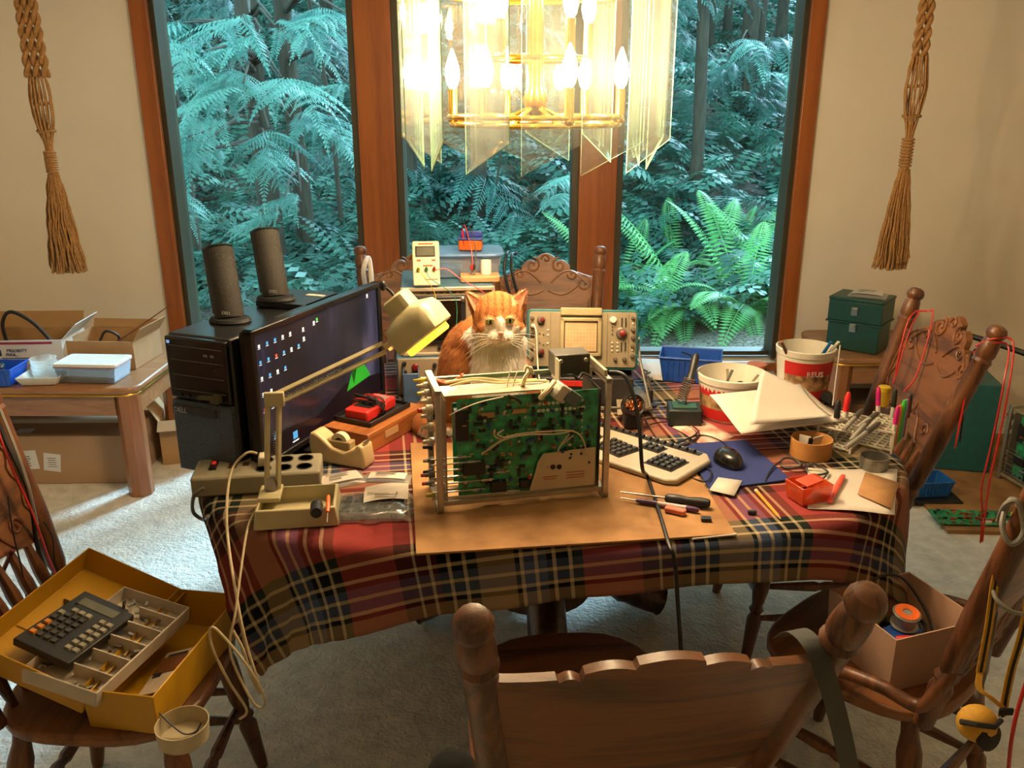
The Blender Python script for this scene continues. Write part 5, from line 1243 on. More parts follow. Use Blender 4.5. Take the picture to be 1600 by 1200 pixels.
# orange tub
p=at(1262,775,TT+.01); t=thing('orange_tub','small translucent orange tub with red bits, near the front right edge','tub',(p.x,p.y,TT+.003),20)
ot=glassy('orange_clear',(.95,.35,.12),.3,haze=.45,hcol=(.9,.22,.08)); b=MB(); b.open_box(.075,.06,.045,.003,None,0,1.15); b.build('tub_body',ot,t,bevel=.002)
for k in range(7): MB().box((-.02+.012*(k%4),-.012+.02*(k//4),.014+.006*(k%3)),(.02,.008,.008),rz=R(40*k)@R(20*k,'X')).build('red_clip',mat('clip_red2','#8e1f18',.4),t)
b=MB(); b.box((0,.0,.047),(.06,.035,.004),rz=R(15)@R(8,'X')); b.build('tub_flap',mat('salmon','#d8553c',.4),t,bevel=.001)
p=at(1312,758,TT+.02); single(MB().tube(spline([at(1296,785,TT+.012),at(1305,765,TT+.016),at(1318,742,TT+.012)],5),[.0065]*10+[.005],8,flat=.35),'red_strip',mat('salmon','#d8553c',.4),'soft red strip beside the orange tub, over the white paper','strip')
# glasses
p=at(1252,735,TT+.01); t=thing('glasses','black framed eyeglasses lying folded open beside the cardboard ring','glasses',(p.x,p.y,TT+.006),-38)
def oval(cx,rx,ry,n=22): return [(cx+rx*math.cos(2*PI*k/n)*1.0,.004*math.sin(4*PI*k/n),.018+ry*math.sin(2*PI*k/n)) for k in range(n)]
for cx in (-.033,.033):
    MB().tube([(x,y,z) for x,y,z in oval(cx,.026,.017)],.0028,6,closed=True,M=R(-65,'X')).build('rim',BLACK,t)
    MB().lathe([(.0001,0),(1,.0),(1,.001),(.0001,.001)],22,R(-65,'X')@T(cx,0,.018)@R(90,'X')@Matrix.Diagonal((.025,.016,1,1))).build('lens',glassy('lens_glass',(.95,.96,.93),.05),t)
    s=1 if cx>0 else -1
    MB().tube(spline([(s*.060,.022,.008),(s*.062,-.03,.006),(s*.055,-.08,.003),(s*.048,-.11,.0)],5),.0022,6).build('temple',BLACK,t)
MB().tube([(-.009,.02,.012),(0,.022,.014),(.009,.02,.012)],.002,6).build('bridge',BLACK,t)
# cardboard ring
p=at(1267,700,TT+.02); t=thing('cardboard_ring','thick cardboard ring holding folded paper, under the edge of the large sheet','ring',(p.x,p.y,TT+.001))
b=MB(); b.lathe([(.053,0),(.053,.048),(.050,.048),(.050,0)],36,caps=False); b.build('ring_wall',mat('kraft','#b07a3e',.7,var=.06),t)
b=MB(); b.box((.012,.0,.03),(.035,.002,.05),rz=R(30)@R(15,'X')); b.box((-.015,.01,.028),(.03,.002,.045),rz=R(-40)); b.build('folded_paper',PAPER,t)
MB().box((-.008,-.01,.03),(.010,.006,.045),rz=R(12,'X')).build('black_clip',BLACK,t)
# grey cap
p=at(1365,728,TT+.01); single(MB().lathe([(.032,0),(.034,.003),(.036,.034),(.0335,.034),(.031,.006),(.0,.005)],30,T(p.x,p.y,TT+.004),caps=False),'metal_cup',mat('grey_tin','#8d8a82',.35,.7,var=.05),'shallow round grey metal cup near the right edge of the table','cup')
# marker racks
def rack(loc,rz,label,nx_,ny_):
    t=thing('tube_rack',label,'rack',loc,rz); RW=mat('rack_white','#cdc5b0',.4,var=.04)
    w,d=nx_*.021+.006,ny_*.021+.006
    for nm,z in (('top_grid',.058),('base_grid',.008)):
        b=MB()
        for i in range(nx_+1): b.box((-w/2+.003+i*.021,0,z),(.005,d,.004))
        for j in range(ny_+1): b.box((0,-d/2+.003+j*.021,z),(w,.005,.004))
        b.build(nm,RW,t)
    for s in (-1,1): [MB().box((s*w/2,q*d/2,.03),(.005,.005,.062)).build('corner_post',RW,t) for q in (-1,1)]
    return t,w,d
rp_=at(1383,680,TT+.03); T1,w1,d1=rack((rp_.x+.0,rp_.y+.02,TT+.001),52,'white rack nearest the chair, holding a row of bright markers',6,4)
rp2=at(1322,678,TT+.03); T2,w2,d2=rack((rp2.x,rp2.y+.02,TT+.001),52,'white rack left of the bright markers, with grey markers lying across it',7,4)
def marker(p,q,bc,cc,label,r=.0058,capf=.42,group='markers in and on the white racks'):
    p=Vector(p);q=Vector(q); t=thing('marker_pen',label,'marker',p,group=group); v=q-p
    MB().between((0,0,0),v*(1-capf),[(r*.8,0),(r,.03),(r,1)],12).build('barrel',bc,t)
    MB().between(v*(1-capf),v,[(r*1.12,0),(r*1.12,.7),(r*.8,.93),(r*.5,1)],12).build('cap',cc,t); return t
WB=mat('marker_white','#cfc8bb',.4); GB=mat('marker_grey','#8f897d',.4)
cols=[('pink','#c21c72'),('orange','#e0622a'),('lime green','#58b52a'),('bright green','#3cae3a'),('pale blue','#6f9fb0'),('crimson','#9c1f30'),('black','#181818')]
ux=Vector((math.cos(math.radians(52)),math.sin(math.radians(52)),0)); base=Vector((rp_.x+.012,rp_.y+.02,0))-ux*.075
perp=Vector((-ux.y,ux.x,0))
for k,(nm,hx) in enumerate(cols):
    c=base+ux*(.012+.021*k)+perp*(-.0315)
    marker((c.x,c.y,TT+.012),(c.x+.004,c.y+.003,TT+.012+.118-.004*(k%3)),mat('barrel_'+nm,hx,.4) if k>0 else WB,mat('cap_'+nm,hx,.35),nm+' capped marker standing in the row along the right rack')
c=base+ux*.10+perp*.03; marker((c.x,c.y,TT+.02),(c.x-.008,c.y+.012,TT+.145),WB,mat('cap_pink','#c21c72',.35),'pink capped marker standing behind the yellow bottle')
c=c+Vector((.035,0,0)); marker((c.x,c.y,TT+.02),(c.x+.002,c.y+.006,TT+.14),WB,mat('cap_darkgreen','#1d2416',.4),'dark capped marker standing right behind the yellow bottle')
q=at(1307,655,TT+.07); marker((q.x,q.y,TT+.005),(q.x,q.y,TT+.125),WB,BLACK,'black capped marker standing at the left end of the left rack',r=.0075)
q=at(1322,650,TT+.07); marker((q.x,q.y+.01,TT+.005),(q.x+.004,q.y+.012,TT+.135),WB,mat('cap_redm','#c21f22',.35),'red capped marker standing beside the black one on the left rack',r=.0075)
zl=TT+.070
for k,(a,c_) in enumerate((((1318,672),(1348,640)),((1330,688),(1366,648)),((1322,700),(1375,660)),((1340,668),(1372,645)))):
    marker(at(a[0],a[1],zl+.002*k),at(c_[0],c_[1],zl+.012+.004*k),GB,mat('cap_grey_dark','#4a443a',.4),('leftmost','second','front','rearmost')[k]+' of the grey markers lying across the left rack',r=.0065)
q=at(1388,640,TT+.06); t=thing('pill_bottle','small yellow translucent bottle standing on the right rack','bottle',(q.x-.005,q.y+.03,TT+.062))
MB().lathe([(.016,0),(.0165,.003),(.0165,.042),(.013,.046)],20).build('bottle_body',glassy('amber_yellow',(.95,.75,.1),.3,haze=.5,hcol=(.85,.62,.05)),t); MB().lathe([(.0175,.043),(.0175,.056),(.015,.058)],20).build('cap',mat('cap_yellow','#b99a1c',.4),t)
# buckets
def bucket(loc,r,h,label,rz,text_s):
    t=thing('food_bucket',label,'bucket',loc,rz,group='white snack buckets with red labels')
    m=mat('bucket_plastic','#cfc9b8',.4,var=.03)
    MB().lathe([(r*.80,0),(r*.82,.003),(r*.97,h-.02),(r*1.0,h-.018),(r*1.02,h),(r*.97,h+.002),(r*.95,h-.02),(r*.79,.006),(0.0001,.005)],40,caps=False).build('bucket_body',m,t)
    b=MB(); n=24; zs=[(.06,0),(.24,0),(.24,1),(.55,1),(.55,2),(.80,2)]
    for k,(z0,z1,mi) in enumerate(((.06,.30,0),(.30,.58,1),(.58,.82,0))):
        V=[]
        for s in (0,1):
            zz=(z0,z1)[s]; rr_=r*(.82+.15*zz)+.0018
            for j in range(n+1):
                a=-PI/2-1.15+2.3*j/n; V.append((rr_*math.cos(a),rr_*math.sin(a),zz*h))
        b.add(V,[(j,j+1,n+2+j,n+1+j) for j in range(n)],None,mi)
    lb=b.build('red_label',[mat('label_red','#b3201c',.5,var=.05),mat('snack_picture','#a8875c',.6,var=.3,scale=45,col2='#4a2c18')],t)
    b=MB(); 
    tx=text(text_s,r*.26,frame_on((0,-r*.915-.004,h*.62),(1,0,0),(0,0,1)),PAPER,lb)
    return t
q=at(1145,583,.887); bucket((.648,2.42,TT+.001),.101,.132,'nearer white bucket with red snack label, half covered by paper',-22,'REUS')
q=None; bucket((.905,2.56,TT+.001),.088,.172,'taller white bucket with red snack label by the right window post',4,'REUS')
t=thing('round_dial','round black knob standing inside the nearer bucket','knob',(.665,2.40,TT+.10)); MB().lathe([(.013,0),(.013,.012),(.009,.014)],16,R(70,'X')).build('knob_body',BLACK,t)
for k,(dx,dy,a) in enumerate(((-.02,.0,20),(.04,-.02,30),(.0,.04,-14))):
    single(MB().box((.648+dx,2.42+dy,TT+.09),(.008,.0015,.11),rz=R(a,'Y')@R(12*k,'X')),'metal_strip',STEEL,('left','right','rear')[k]+' thin metal strip sticking out of the nearer bucket','strip',recenter=True)
for nm,hx,dx,lb in (('blue_pen','#1c5f9c',.045,'blue pen resting on the rim of the taller bucket'),('white_stick','#d5cdb8',.065,'white stick leaning out of the taller bucket'),('brown_stick','#7a4c38',-.085,'brown stick at the left rim of the taller bucket')):
    rod((.905+dx*.6,2.53,TT+.13),(.905+dx*1.15,2.50,TT+.205),None,nm,None,lb,'pen' if 'pen' in nm else 'stick',[('shaft',0,1,[(.004,0),(.0055,.5),(.0045,1)],mat('stick_'+nm,hx,.4))])
rod((.985,2.50,TT+.195),(.965,2.45,TT+.02),None,'probe_stick',None,'white rod hanging down the right side of the taller bucket','stick',[('shaft',0,1,[(.0022,0),(.0022,1)],PAPER)])
q=at(1196,580,TT+.04); t=thing('jar','small dark jar with an orange-brown lid behind the buckets','jar',(.83,2.80,TT+.001)); MB().lathe([(.030,0),(.032,.003),(.032,.035)],24).build('jar_body',mat('jar_dark','#3a2a22',.3),t); MB().lathe([(.033,.034),(.033,.044),(.0,.0445)],24).build('jar_lid',mat('jar_lid','#b5633c',.5,var=.1),t)
t=thing('round_cover','round clear plastic lid lying behind the curled paper','lid',(.77,2.52,TT+.06)); MB().lathe([(.001,.0),(.062,0),(.066,.004),(.070,.004),(.071,0)],30,R(-8,'X'),caps=False).build('lid_disc',glassy('lid_clear',(.95,.93,.88),.3,haze=.3),t)
# blue basket at rear
def basket(loc,rz,w,d,h,label,m,name='plastic_basket',flare=1.18):
    t=thing(name,label,'basket',loc,rz); b=MB(); b.open_box(w,d,h,.003,None,0,flare); b.build('basket_body',m,t,bevel=.003)
    b=MB()
    for s in (-1,1):
        for k in range(9): b.box((-w*.42+w*.84*k/8,s*(d/2*1.09+.001),h*.5),(.004,.003,h*.8),rz=R(s*-8*(d/.1),'X'))
    b.build('ribs',m,t)
    MB().tube([(sx*w/2*flare,sy*d/2*flare,h) for sx,sy in ((-1,-1),(1,-1),(1,1),(-1,1))],.004,6,closed=True).build('rim',m,t); return t
basket((.60,2.78,TT+.001),-14,.17,.12,.085,'deep blue plastic basket behind the nearer bucket',BLUEP)
# soldering iron stand
q=at(1062,625,TT+.03); t=thing('soldering_station','green and black soldering station with a metal coil holder','soldering station',(.50,2.36,TT+.001),-6)
MB().box((0,0,.025),(.095,.085,.05)).build('station_base',mat('station_black','#15201e',.5),t,bevel=.004); MB().box((0,.0,.0515),(.07,.05,.006)).build('sponge_tray',mat('station_green','#1d4536',.6),t,bevel=.002)
pts=[]; A0=Vector((-.01,.01,.06)); A1=Vector((.012,.03,.125)); q_=(A1-A0).to_track_quat('Z','Y')
for k in range(110): a=k*.62; pts.append(A0+(A1-A0)*(k/109)+q_@Vector((.014*math.cos(a)*(1+.2*k/110),.014*math.sin(a)*(1+.2*k/110),0)))
MB().tube(pts,.0016,5).build('coil_holder',STEEL,t)
t=thing('soldering_iron','black soldering iron resting in the coil holder','soldering iron',(.512,2.39,TT+.10)); MB().between((0,0,-.02),(.03,.05,.085),[(.004,0),(.005,.25),(.016,.3),(.011,.5),(.012,.9),(.006,1)],14).build('iron_handle',BLACK,t)
# brass wool tip cleaner
q=at(973,592,TT+.05); t=thing('tip_cleaner','black cup of brass wool tilted toward the camera, right of the opened chassis','tip cleaner',(.345,2.30,TT+.075),rot=(math.radians(62),0,math.radians(12)))
MB().lathe([(.026,-.045),(.031,-.03),(.033,0),(.030,.004),(.026,.0),(.024,-.02)],28,caps=False).build('cup',mat('cup_black','#1a1614',.3),t)
b=MB(); rr=random.Random(9); 
for k in range(40):
    a=rr.uniform(0,6.28);r=.02*rr.random()**.5; pts=[(r*math.cos(a)+rr.gauss(0,.006),r*math.sin(a)+rr.gauss(0,.006),-.008+.006*rr.random()) for _ in range(5)]; b.tube(spline(pts,4),.0009,4)
o=b.build('brass_wool',mat('brass_wool','#c06a3a',.25,.9),t); o['kind']='stuff'
single(MB().box((.345,2.33,TT+.022),(.05,.06,.042)),'cleaner_base',BLACK,'black block under the tilted cup of brass wool','block',bevel=.004)
# helping-hand tool and white pad
q=at(1020,600,TT); t=thing('clip_stand','small metal clip stand on a black foot behind the scope stand leg','tool',(.425,2.50,TT+.001))
MB().lathe([(.02,0),(.021,.006),(.008,.012),(.006,.05)],16).build('foot',BLACK,t)
b=MB(); b.tube([(0,0,.05),(-.012,0,.09)],.004,8); 
for k in range(7): b.box((-.004-.003*k+.006*(k%2),.0,.06+.009*k),(.018,.006,.005),rz=R(25*(-1)**k,'Y'))
b.build('clip_jaws',STEEL,t)
q=at(1000,640,TT); sheet([at(965,650,TT+.02),at(1020,640,TT+.02),at(1000,605,TT+.02),at(962,610,TT+.02)],'speckled_pad',mat('speckled_pad','#8d8168',.8,var=.3,scale=90),'speckled pale pad under the brass wool cup','pad',n=2,th=.004)
sheet([at(1012,592,TT+.002),at(1050,596,TT+.002),at(1060,562,TT+.002),at(995,560,TT+.002)],'white_sheet',PAPER,'white paper on the cloth at the rear, below the ferns',n=3)
# odds and ends pile by the right bucket
rr=random.Random(4)
pile=[(1262,612,'dark plastic cap','#2f2d28',.03),(1275,615,'folded yellow cloth bit','#8f7a24',.04),(1290,618,'black patterned wallet','#1c1f1c',.045),(1268,628,'yellow plastic bit','#d09a20',.02),(1272,640,'pink eraser scrap','#c9565a',.018),(1286,640,'blue tape scrap','#3c6a94',.015),(1252,625,'tan card scrap','#b98a5c',.035),(1262,640,'brown wooden scrap','#6b4a30',.03),(1295,645,'grey plastic scrap','#7c7a72',.02)]
for k,(x,y,nm,hx,s) in enumerate(pile):
    p=at(x,y,TT+.03); single(MB().box((p.x,p.y,p.z),(s*1.3,s,s*.55),rz=R(37*k)@R(14*(k%3),'X'),top=.8),nm.replace(' ','_'),mat('scrap%d'%k,hx,.6),nm+' in the small heap in front of the taller bucket','scrap',bevel=s*.08)
# ---------- macrame hangers ----------
JUTE=mat('jute','#9c7040',.95,var=.25,scale=90,bump=.4,bscale=250)
def macrame(px,py,d,ys,label,nb):
    """ys: pixel rows where braid ends, net ends, wrap ends, tassel ends"""
    c=atd(px,py,d); z=[atd(px,y,d).z for y in ys]; t=thing('macrame_hanger',label,'macrame hanger',(c.x,d,z[3]))
    z=[q-z[3] for q in z]; topz=CEIL-t.location.z
    for k in range(nb):
        x0=(k-(nb-1)/2)*.034
        for s in (0,PI):
            pts=[];n=130
            for i in range(n+1):
                q=i/n; zz=z[0]+(topz-z[0])*q; a=q*n*.42+s; pts.append((x0*(1-.6*q)+.0085*math.cos(a),.0085*math.sin(a),zz))
            MB().tube(pts,.0095,6).build('braid',JUTE,t)
    rr=random.Random(px); b=MB()
    for k in range(14):
        a=2*PI*k/14; w=.036+.008*rr.random(); pts=[]
        for i in range(9):
            q=i/8; f=math.sin(PI*(.25+.75*q))**.8 if q<.97 else .25; pts.append((w*math.cos(a)*max(.25,f)+.003*rr.uniform(-1,1),w*.6*math.sin(a)*max(.25,f),z[0]+(z[1]-z[0])*q))
        b.tube(spline(pts,3),.0042,5)
    b.build('net_cords',JUTE,t)
    for q in (.35,.72): MB().tube([(.036*math.cos(2*PI*k/16),.02*math.sin(2*PI*k/16),z[0]+(z[1]-z[0])*q+.004*math.sin(k)) for k in range(16)],.005,5,closed=True).build('knot_row',JUTE,t)
    b=MB(); n=9
    for i in range(n): b.tube([(.021*math.cos(2*PI*k/16),.021*math.sin(2*PI*k/16),z[1]+(z[2]-z[1])*i/n+.001*k/16) for k in range(16)],.0052,5,closed=True)
    b.lathe([(.018,z[2]),(.018,z[1])],12); b.build('wrap',JUTE,t)
    b=MB()
    for k in range(130):
        a=rr.uniform(0,6.28); r0=.018*rr.random()**.5; r1=.074*rr.random()**.5; L=rr.uniform(-.03,.05); pts=[]
        for i in range(9):
            q=i/8; r=r0+(r1-r0)*q**.7; pts.append((r*math.cos(a)+.003*math.sin(i*2.1+k),r*.7*math.sin(a)+.003*math.cos(i*1.7+k),z[2]*(1-q)+max(0,L)*q*1.0))
        b.tube(spline(pts,2),.0038,4)
    o=b.build('tassel',JUTE,t); o['kind']='stuff'
macrame(88,300,3.6,(120,238,272,425),'macrame hanger with three braids and a frayed tassel left of the windows',3)
macrame(1408,300,3.6,(88,218,264,420),'macrame hanger with two braids and a long wrapped neck right of the windows',2)
# ---------- end tables ----------
LOAK=wood('light_oak','#a8794f','#8a5c38',.4,1.6,(1,9,9),coat=.3,bump=.03,rings=4); LOAKV=wood('light_oak_leg','#a0683c','#865230',.4,1.6,(9,9,1),coat=.3,bump=.03,rings=4)
def end_table(x0,x1,y0,y1,h,label):
    t=thing('end_table',label,'side table',((x0+x1)/2,(y0+y1)/2,0),group='light oak end tables'); w,d=x1-x0,y1-y0
    b=MB(); b.prism(rrect(w,d,.07,3),h-.03,h); b.build('tabletop',LOAK,t,bevel=.010,seg=3)
    MB().tube([(x,y,h-.034) for x,y in rrect(w-.012,d-.012,.064,3)],.005,6,closed=True).build('brass_edge',GOLD,t)
    for sx,sy in ((-1,-1),(1,-1),(1,1),(-1,1)):
        o=[(x,y) for x,y in rrect(.10,.10,.03,1)]; MB().prism(o,0,h-.036,T(sx*(w/2-.06),sy*(d/2-.06),0)).build('leg',LOAKV,t,bevel=.004)
    for s in (-1,1):
        MB().box((0,s*(d/2-.035),h-.085),(w-.21,.022,.09)).build('apron',LOAK,t); MB().box((s*(w/2-.035),0,h-.085),(.022,d-.21,.09)).build('apron',LOAK,t)
end_table(-2.75,-1.575,3.42,4.02,.505,'wide light oak end table under the left macrame hanger')
end_table(1.50,2.15,3.86,4.40,.505,'small light oak end table in the right corner')
ZT=.506
# left table contents
t=thing('mailing_box','white and red mailing box with open flaps at the left of the end table','box',(-2.18,3.78,ZT+.001),3)
WC=mat('white_card','#d5d2cf',.8,var=.02); b=MB(); b.open_box(.38,.24,.14,.004,None,0,1.0,1); b.build('box_body',[WC,CARD],t)
def flap(par,a,b_,v,m,name='flap'):
    a=Vector(a);b_=Vector(b_);v=Vector(v); q=MB(); n_=(b_-a).cross(v).normalized()*.0025
    q.add([a,b_,b_+v,a+v,a+n_,b_+n_,b_+v+n_,a+v+n_],[(0,1,2,3),(7,6,5,4),(0,4,5,1),(1,5,6,2),(2,6,7,3),(3,7,4,0)]); return q.build(name,m,par)
flap(t,(-.19,.12,.14),(.19,.12,.14),(0,.03,.07),CARD); flap(t,(.19,-.12,.14),(.19,.12,.14),(.07,.0,.07),WC); flap(t,(-.19,-.12,.14),(-.19,.12,.14),(-.06,0,.05),CARD)
MB().box((-.02,-.1215,.128),(.34,.001,.010)).build('red_band',mat('maroon_band','#9c2a48',.6),t)
nv=mat('navy_print','#26305a',.6)
b=MB(); b.box((-.10,-.1215,.085),(.052,.001,.028)); lg=b.build('eagle_logo_block',nv,t)
b=MB(); b.add([(-.122,-.1225,.076),(-.082,-.1225,.090),(-.076,-.1225,.096),(-.108,-.1225,.094)],[(0,1,2,3)]); b.build('logo_mark',WC,lg)
text('PRIORITY',.021,frame_on((-.005,-.1222,.094),(1,0,0),(0,0,1)),nv,t); text('MAIL',.021,frame_on((-.032,-.1222,.076),(1,0,0),(0,0,1)),nv,t)
MB().box((.0,-.1215,.060),(.15,.001,.003)).build('small_print',nv,t)
world_tube([Vector((-2.26,3.74,.58)),Vector((-2.27,3.74,.70)),Vector((-2.23,3.75,.755)),Vector((-2.15,3.77,.70)),Vector((-2.08,3.78,.60))],.008,'black_hose',CABLE,'thick black cable arching out of the white mailing box')
t=thing('carton','open brown carton on the end table behind the clear container','box',(-1.83,3.83,ZT+.001),-4)
b=MB(); b.open_box(.32,.26,.125,.004); b.build('box_body',CARD,t); flap(t,(.16,-.13,.125),(.16,.13,.125),(.04,0,.06),CARD); flap(t,(-.16,-.13,.125),(-.16,.13,.125),(-.05,0,-.05),CARD); flap(t,(-.16,.13,.125),(.16,.13,.125),(0,.02,.035),CARD)
world_tube([Vector((-1.88,3.80,.60)),Vector((-1.84,3.79,.655)),Vector((-1.79,3.80,.63)),Vector((-1.80,3.80,.58))],.006,'coiled_cable',CABLE,'black cable loop showing in the brown carton')
rod((-1.80,3.74,.60),(-1.58,3.93,.75),None,'long_twig',None,'long thin reddish stick leaning out of the brown carton','stick',[('stick',0,1,[(.004,0),(.002,1)],mat('twig','#6b3a28',.7))])
t=thing('clear_container','clear plastic container with white lid on the end table','container',(-1.80,3.555,ZT+.001),-3)
b=MB(); b.open_box(.24,.14,.075,.003,None,0,1.1); b.build('container_body',glassy('tub_plastic'),t,bevel=.003); b=MB(); b.prism(rrect(.275,.165,.015),.072,.086); b.build('container_lid',WHITEP,t,bevel=.003); MB().tube([(x,y,.072) for x,y in rrect(.272,.162,.015)],.0025,5,closed=True).build('red_seal',mat('seal_red','#a04a44',.5),t)
b=MB(); b.box((0,0,.03),(.18,.1,.04)); b.build('contents',mat('white_stack','#b9bcc4',.6),t)
t=thing('tray_stack','stack of white trays and clear cups beside the blue basket','trays',(-2.0,3.52,ZT+.001),4)
MB().open_box(.14,.12,.035,.003,None,0,1.25).build('white_tray',WHITEP,t,bevel=.002); 
for k in range(4): MB().lathe([(.045,.012+.018*k),(.052,.045+.018*k),(.054,.045+.018*k)],24,T(.0,.015,0),caps=False).build('clear_cup',glassy('cup_clear',(.93,.96,.98),.3,haze=.35),t)
basket((-2.19,3.50,ZT+.001),2,.17,.13,.075,'bright blue basket with a dark adapter at the left end of the end table',mat('bright_blue','#1c55c0',.35))
single(MB().box((-2.20,3.50,ZT+.062),(.08,.06,.04),rz=R(20)@R(10,'Y')),'power_adapter',mat('adapter','#2e3230',.5),'dark grey power adapter sitting in the bright blue basket','adapter',bevel=.006)
# below
t=thing('long_carton','long closed cardboard box with two white labels under the end table','box',(-2.20,3.74,.001),1)
MB().box((0,0,.115),(.98,.34,.23)).build('box_body',mat('kraft_long','#a9896a',.85,var=.05,scale=6),t,bevel=.003)
LBL=mat('label_white','#d9dbe0',.7,var=.02)
q=MB().box((.0,-.1715,.115),(.145,.001,.09),rz=R(-4,'Y')).build('shipping_label',LBL,t); b=MB()
for k in range(12): b.box((-.035,-.1725,.082+.0055*k),(.022,.0008,.003 if k%3 else .0045))
for k in range(5): b.box((.02,-.1725,.09+.011*k),(.045-.006*(k%3),.0008,.003))
b.box((.0,-.1725,.080),(.014,.0008,.012)); b.build('label_print',INK,q)
q=MB().box((.135,-.1715,.105),(.075,.001,.085),rz=R(8,'Y')).build('packing_label',LBL,t); b=MB()
for k in range(5): b.box((.135,-.1725,.085+.010*k),(.04-.008*(k%2),.0008,.002))
b.build('label_print',INK,q)
MB().box((.0,-.10,.2305),(.07,.05,.001)).build('top_label',LBL,t)
MB().box((.0,.02,.2303),(.97,.05,.0008)).build('packing_tape',glassy('tape_clear',(.8,.7,.5),.3,haze=.3),t)
t=thing('small_carton','small open cardboard box on the carpet behind the table leg','box',(-1.56,3.93,.001),14)
b=MB(); b.open_box(.26,.24,.22,.004); b.build('box_body',CARD,t); flap(t,(-.13,-.12,.22),(.13,-.12,.22),(0,-.06,-.03),CARD); flap(t,(.13,-.12,.22),(.13,.12,.22),(.05,0,.07),CARD); flap(t,(-.13,-.12,.22),(-.13,.12,.22),(-.04,0,.08),CARD)
# toolbox on the right table
t=thing('toolbox','dark green two-tier metal toolbox with latches on the right end table','toolbox',(1.68,4.06,ZT+.001),-38)
TG=mat('toolbox_green','#1f4a40',.4,.2,var=.1)
MB().box((0,0,.065),(.24,.19,.13)).build('lower_box',TG,t,bevel=.004); MB().box((0,0,.190),(.25,.20,.10)).build('upper_box',TG,t,bevel=.004); MB().box((0,0,.136),(.262,.212,.008)).build('lip',TG,t,bevel=.002)
MB().box((0,0,.247),(.255,.205,.014)).build('lid',TG,t,bevel=.004)
for x,z in ((-.0,.115),(.0,.195)):
    b=MB(); b.box((x,-.104,z),(.03,.008,.04)); b.box((x,-.110,z+.008),(.02,.006,.014)); b.build('latch',STEEL,t,bevel=.001)
b=MB(); b.tube([(-.128,-.03,.19),(-.14,-.03,.17),(-.14,.03,.17),(-.128,.03,.19)],.004,6); b.build('side_handle',STEEL,t)
MB().tube([(-.1265,-.05,.08),(-.128,.0,.10),(-.1265,.05,.08)],.005,6).build('hinge_arm',TG,t)
o=bag((1.70,4.05,ZT+.257),-30,.17,.13,.03,'crumpled clear bag lying on the green toolbox lid')
single(MB().box((1.78,4.12,.12),(.3,.26,.22)),'floor_carton',mat('carton_dark','#7c5c3c',.85),'cardboard box on the carpet under the right end table','box')
# ---------- floor, right ----------
t=thing('teal_cabinet','tall teal instrument cover standing on the carpet behind the right chair','cabinet',(2.12,3.88,.018),-12)
MB().box((0,0,.21),(.24,.42,.42)).build('cabinet_body',TEAL,t,bevel=.006)
single(MB().box((2.18,3.62,.009),(.80,1.1,.016),rz=-4),'floor_board',MBD,'tan board on the carpet under the teal cover','board')
t=chassis('spare_chassis','second opened oscilloscope chassis standing on the floor at the right edge','oscilloscope',(2.20,3.60,.02),-80,seed=8); t.scale=(1.2,)*3
t=thing('loose_circuit_board','green circuit board lying flat on the carpet by the floor board','circuit board',(1.90,3.19,.0175),-3)
MB().box((0,0,.008),(.34,.13,.003)).build('board_sheet',PCB,t); b=MB(); rr=random.Random(12)
for k in range(70): b.box((rr.uniform(-.16,.16),rr.uniform(-.055,.055),.013),(rr.choice((.006,.012,.02)),.006,.007),mi=rr.choice((0,1,2,3)))
b.build('components',[BLACK,mat('comp_tan','#a5854e'),STEEL,mat('comp_red','#9c3a22')],t); b=MB(); b.box((.02,-.05,.014),(.035,.008,.009)); b.box((.10,-.05,.014),(.035,.008,.009)); b.build('white_connector',WHITEP,t)
single(MB().box((1.80,3.42,.022),(.24,.18,.008)),'dark_tray',BLACK,'flat dark tray under the blue floor basket','tray',bevel=.003)
basket((1.80,3.43,.027),6,.15,.11,.07,'mid blue basket on the floor beside the teal cover',mat('mid_blue','#1f5b9c',.35))
world_tube([Vector((2.12,2.95,.006)),Vector((1.95,3.0,.006)),Vector((1.87,2.88,.006)),Vector((1.98,2.75,.006))],.006,'floor_cable',CABLE,'black cord end curling on the carpet at the right')
world_tube([Vector((2.10,4.02,.60)),Vector((2.30,3.85,.56)),Vector((2.6,3.6,.47))],.014,'corrugated_hose',CABLE,'dark corrugated hose running along the wall behind the right chair')
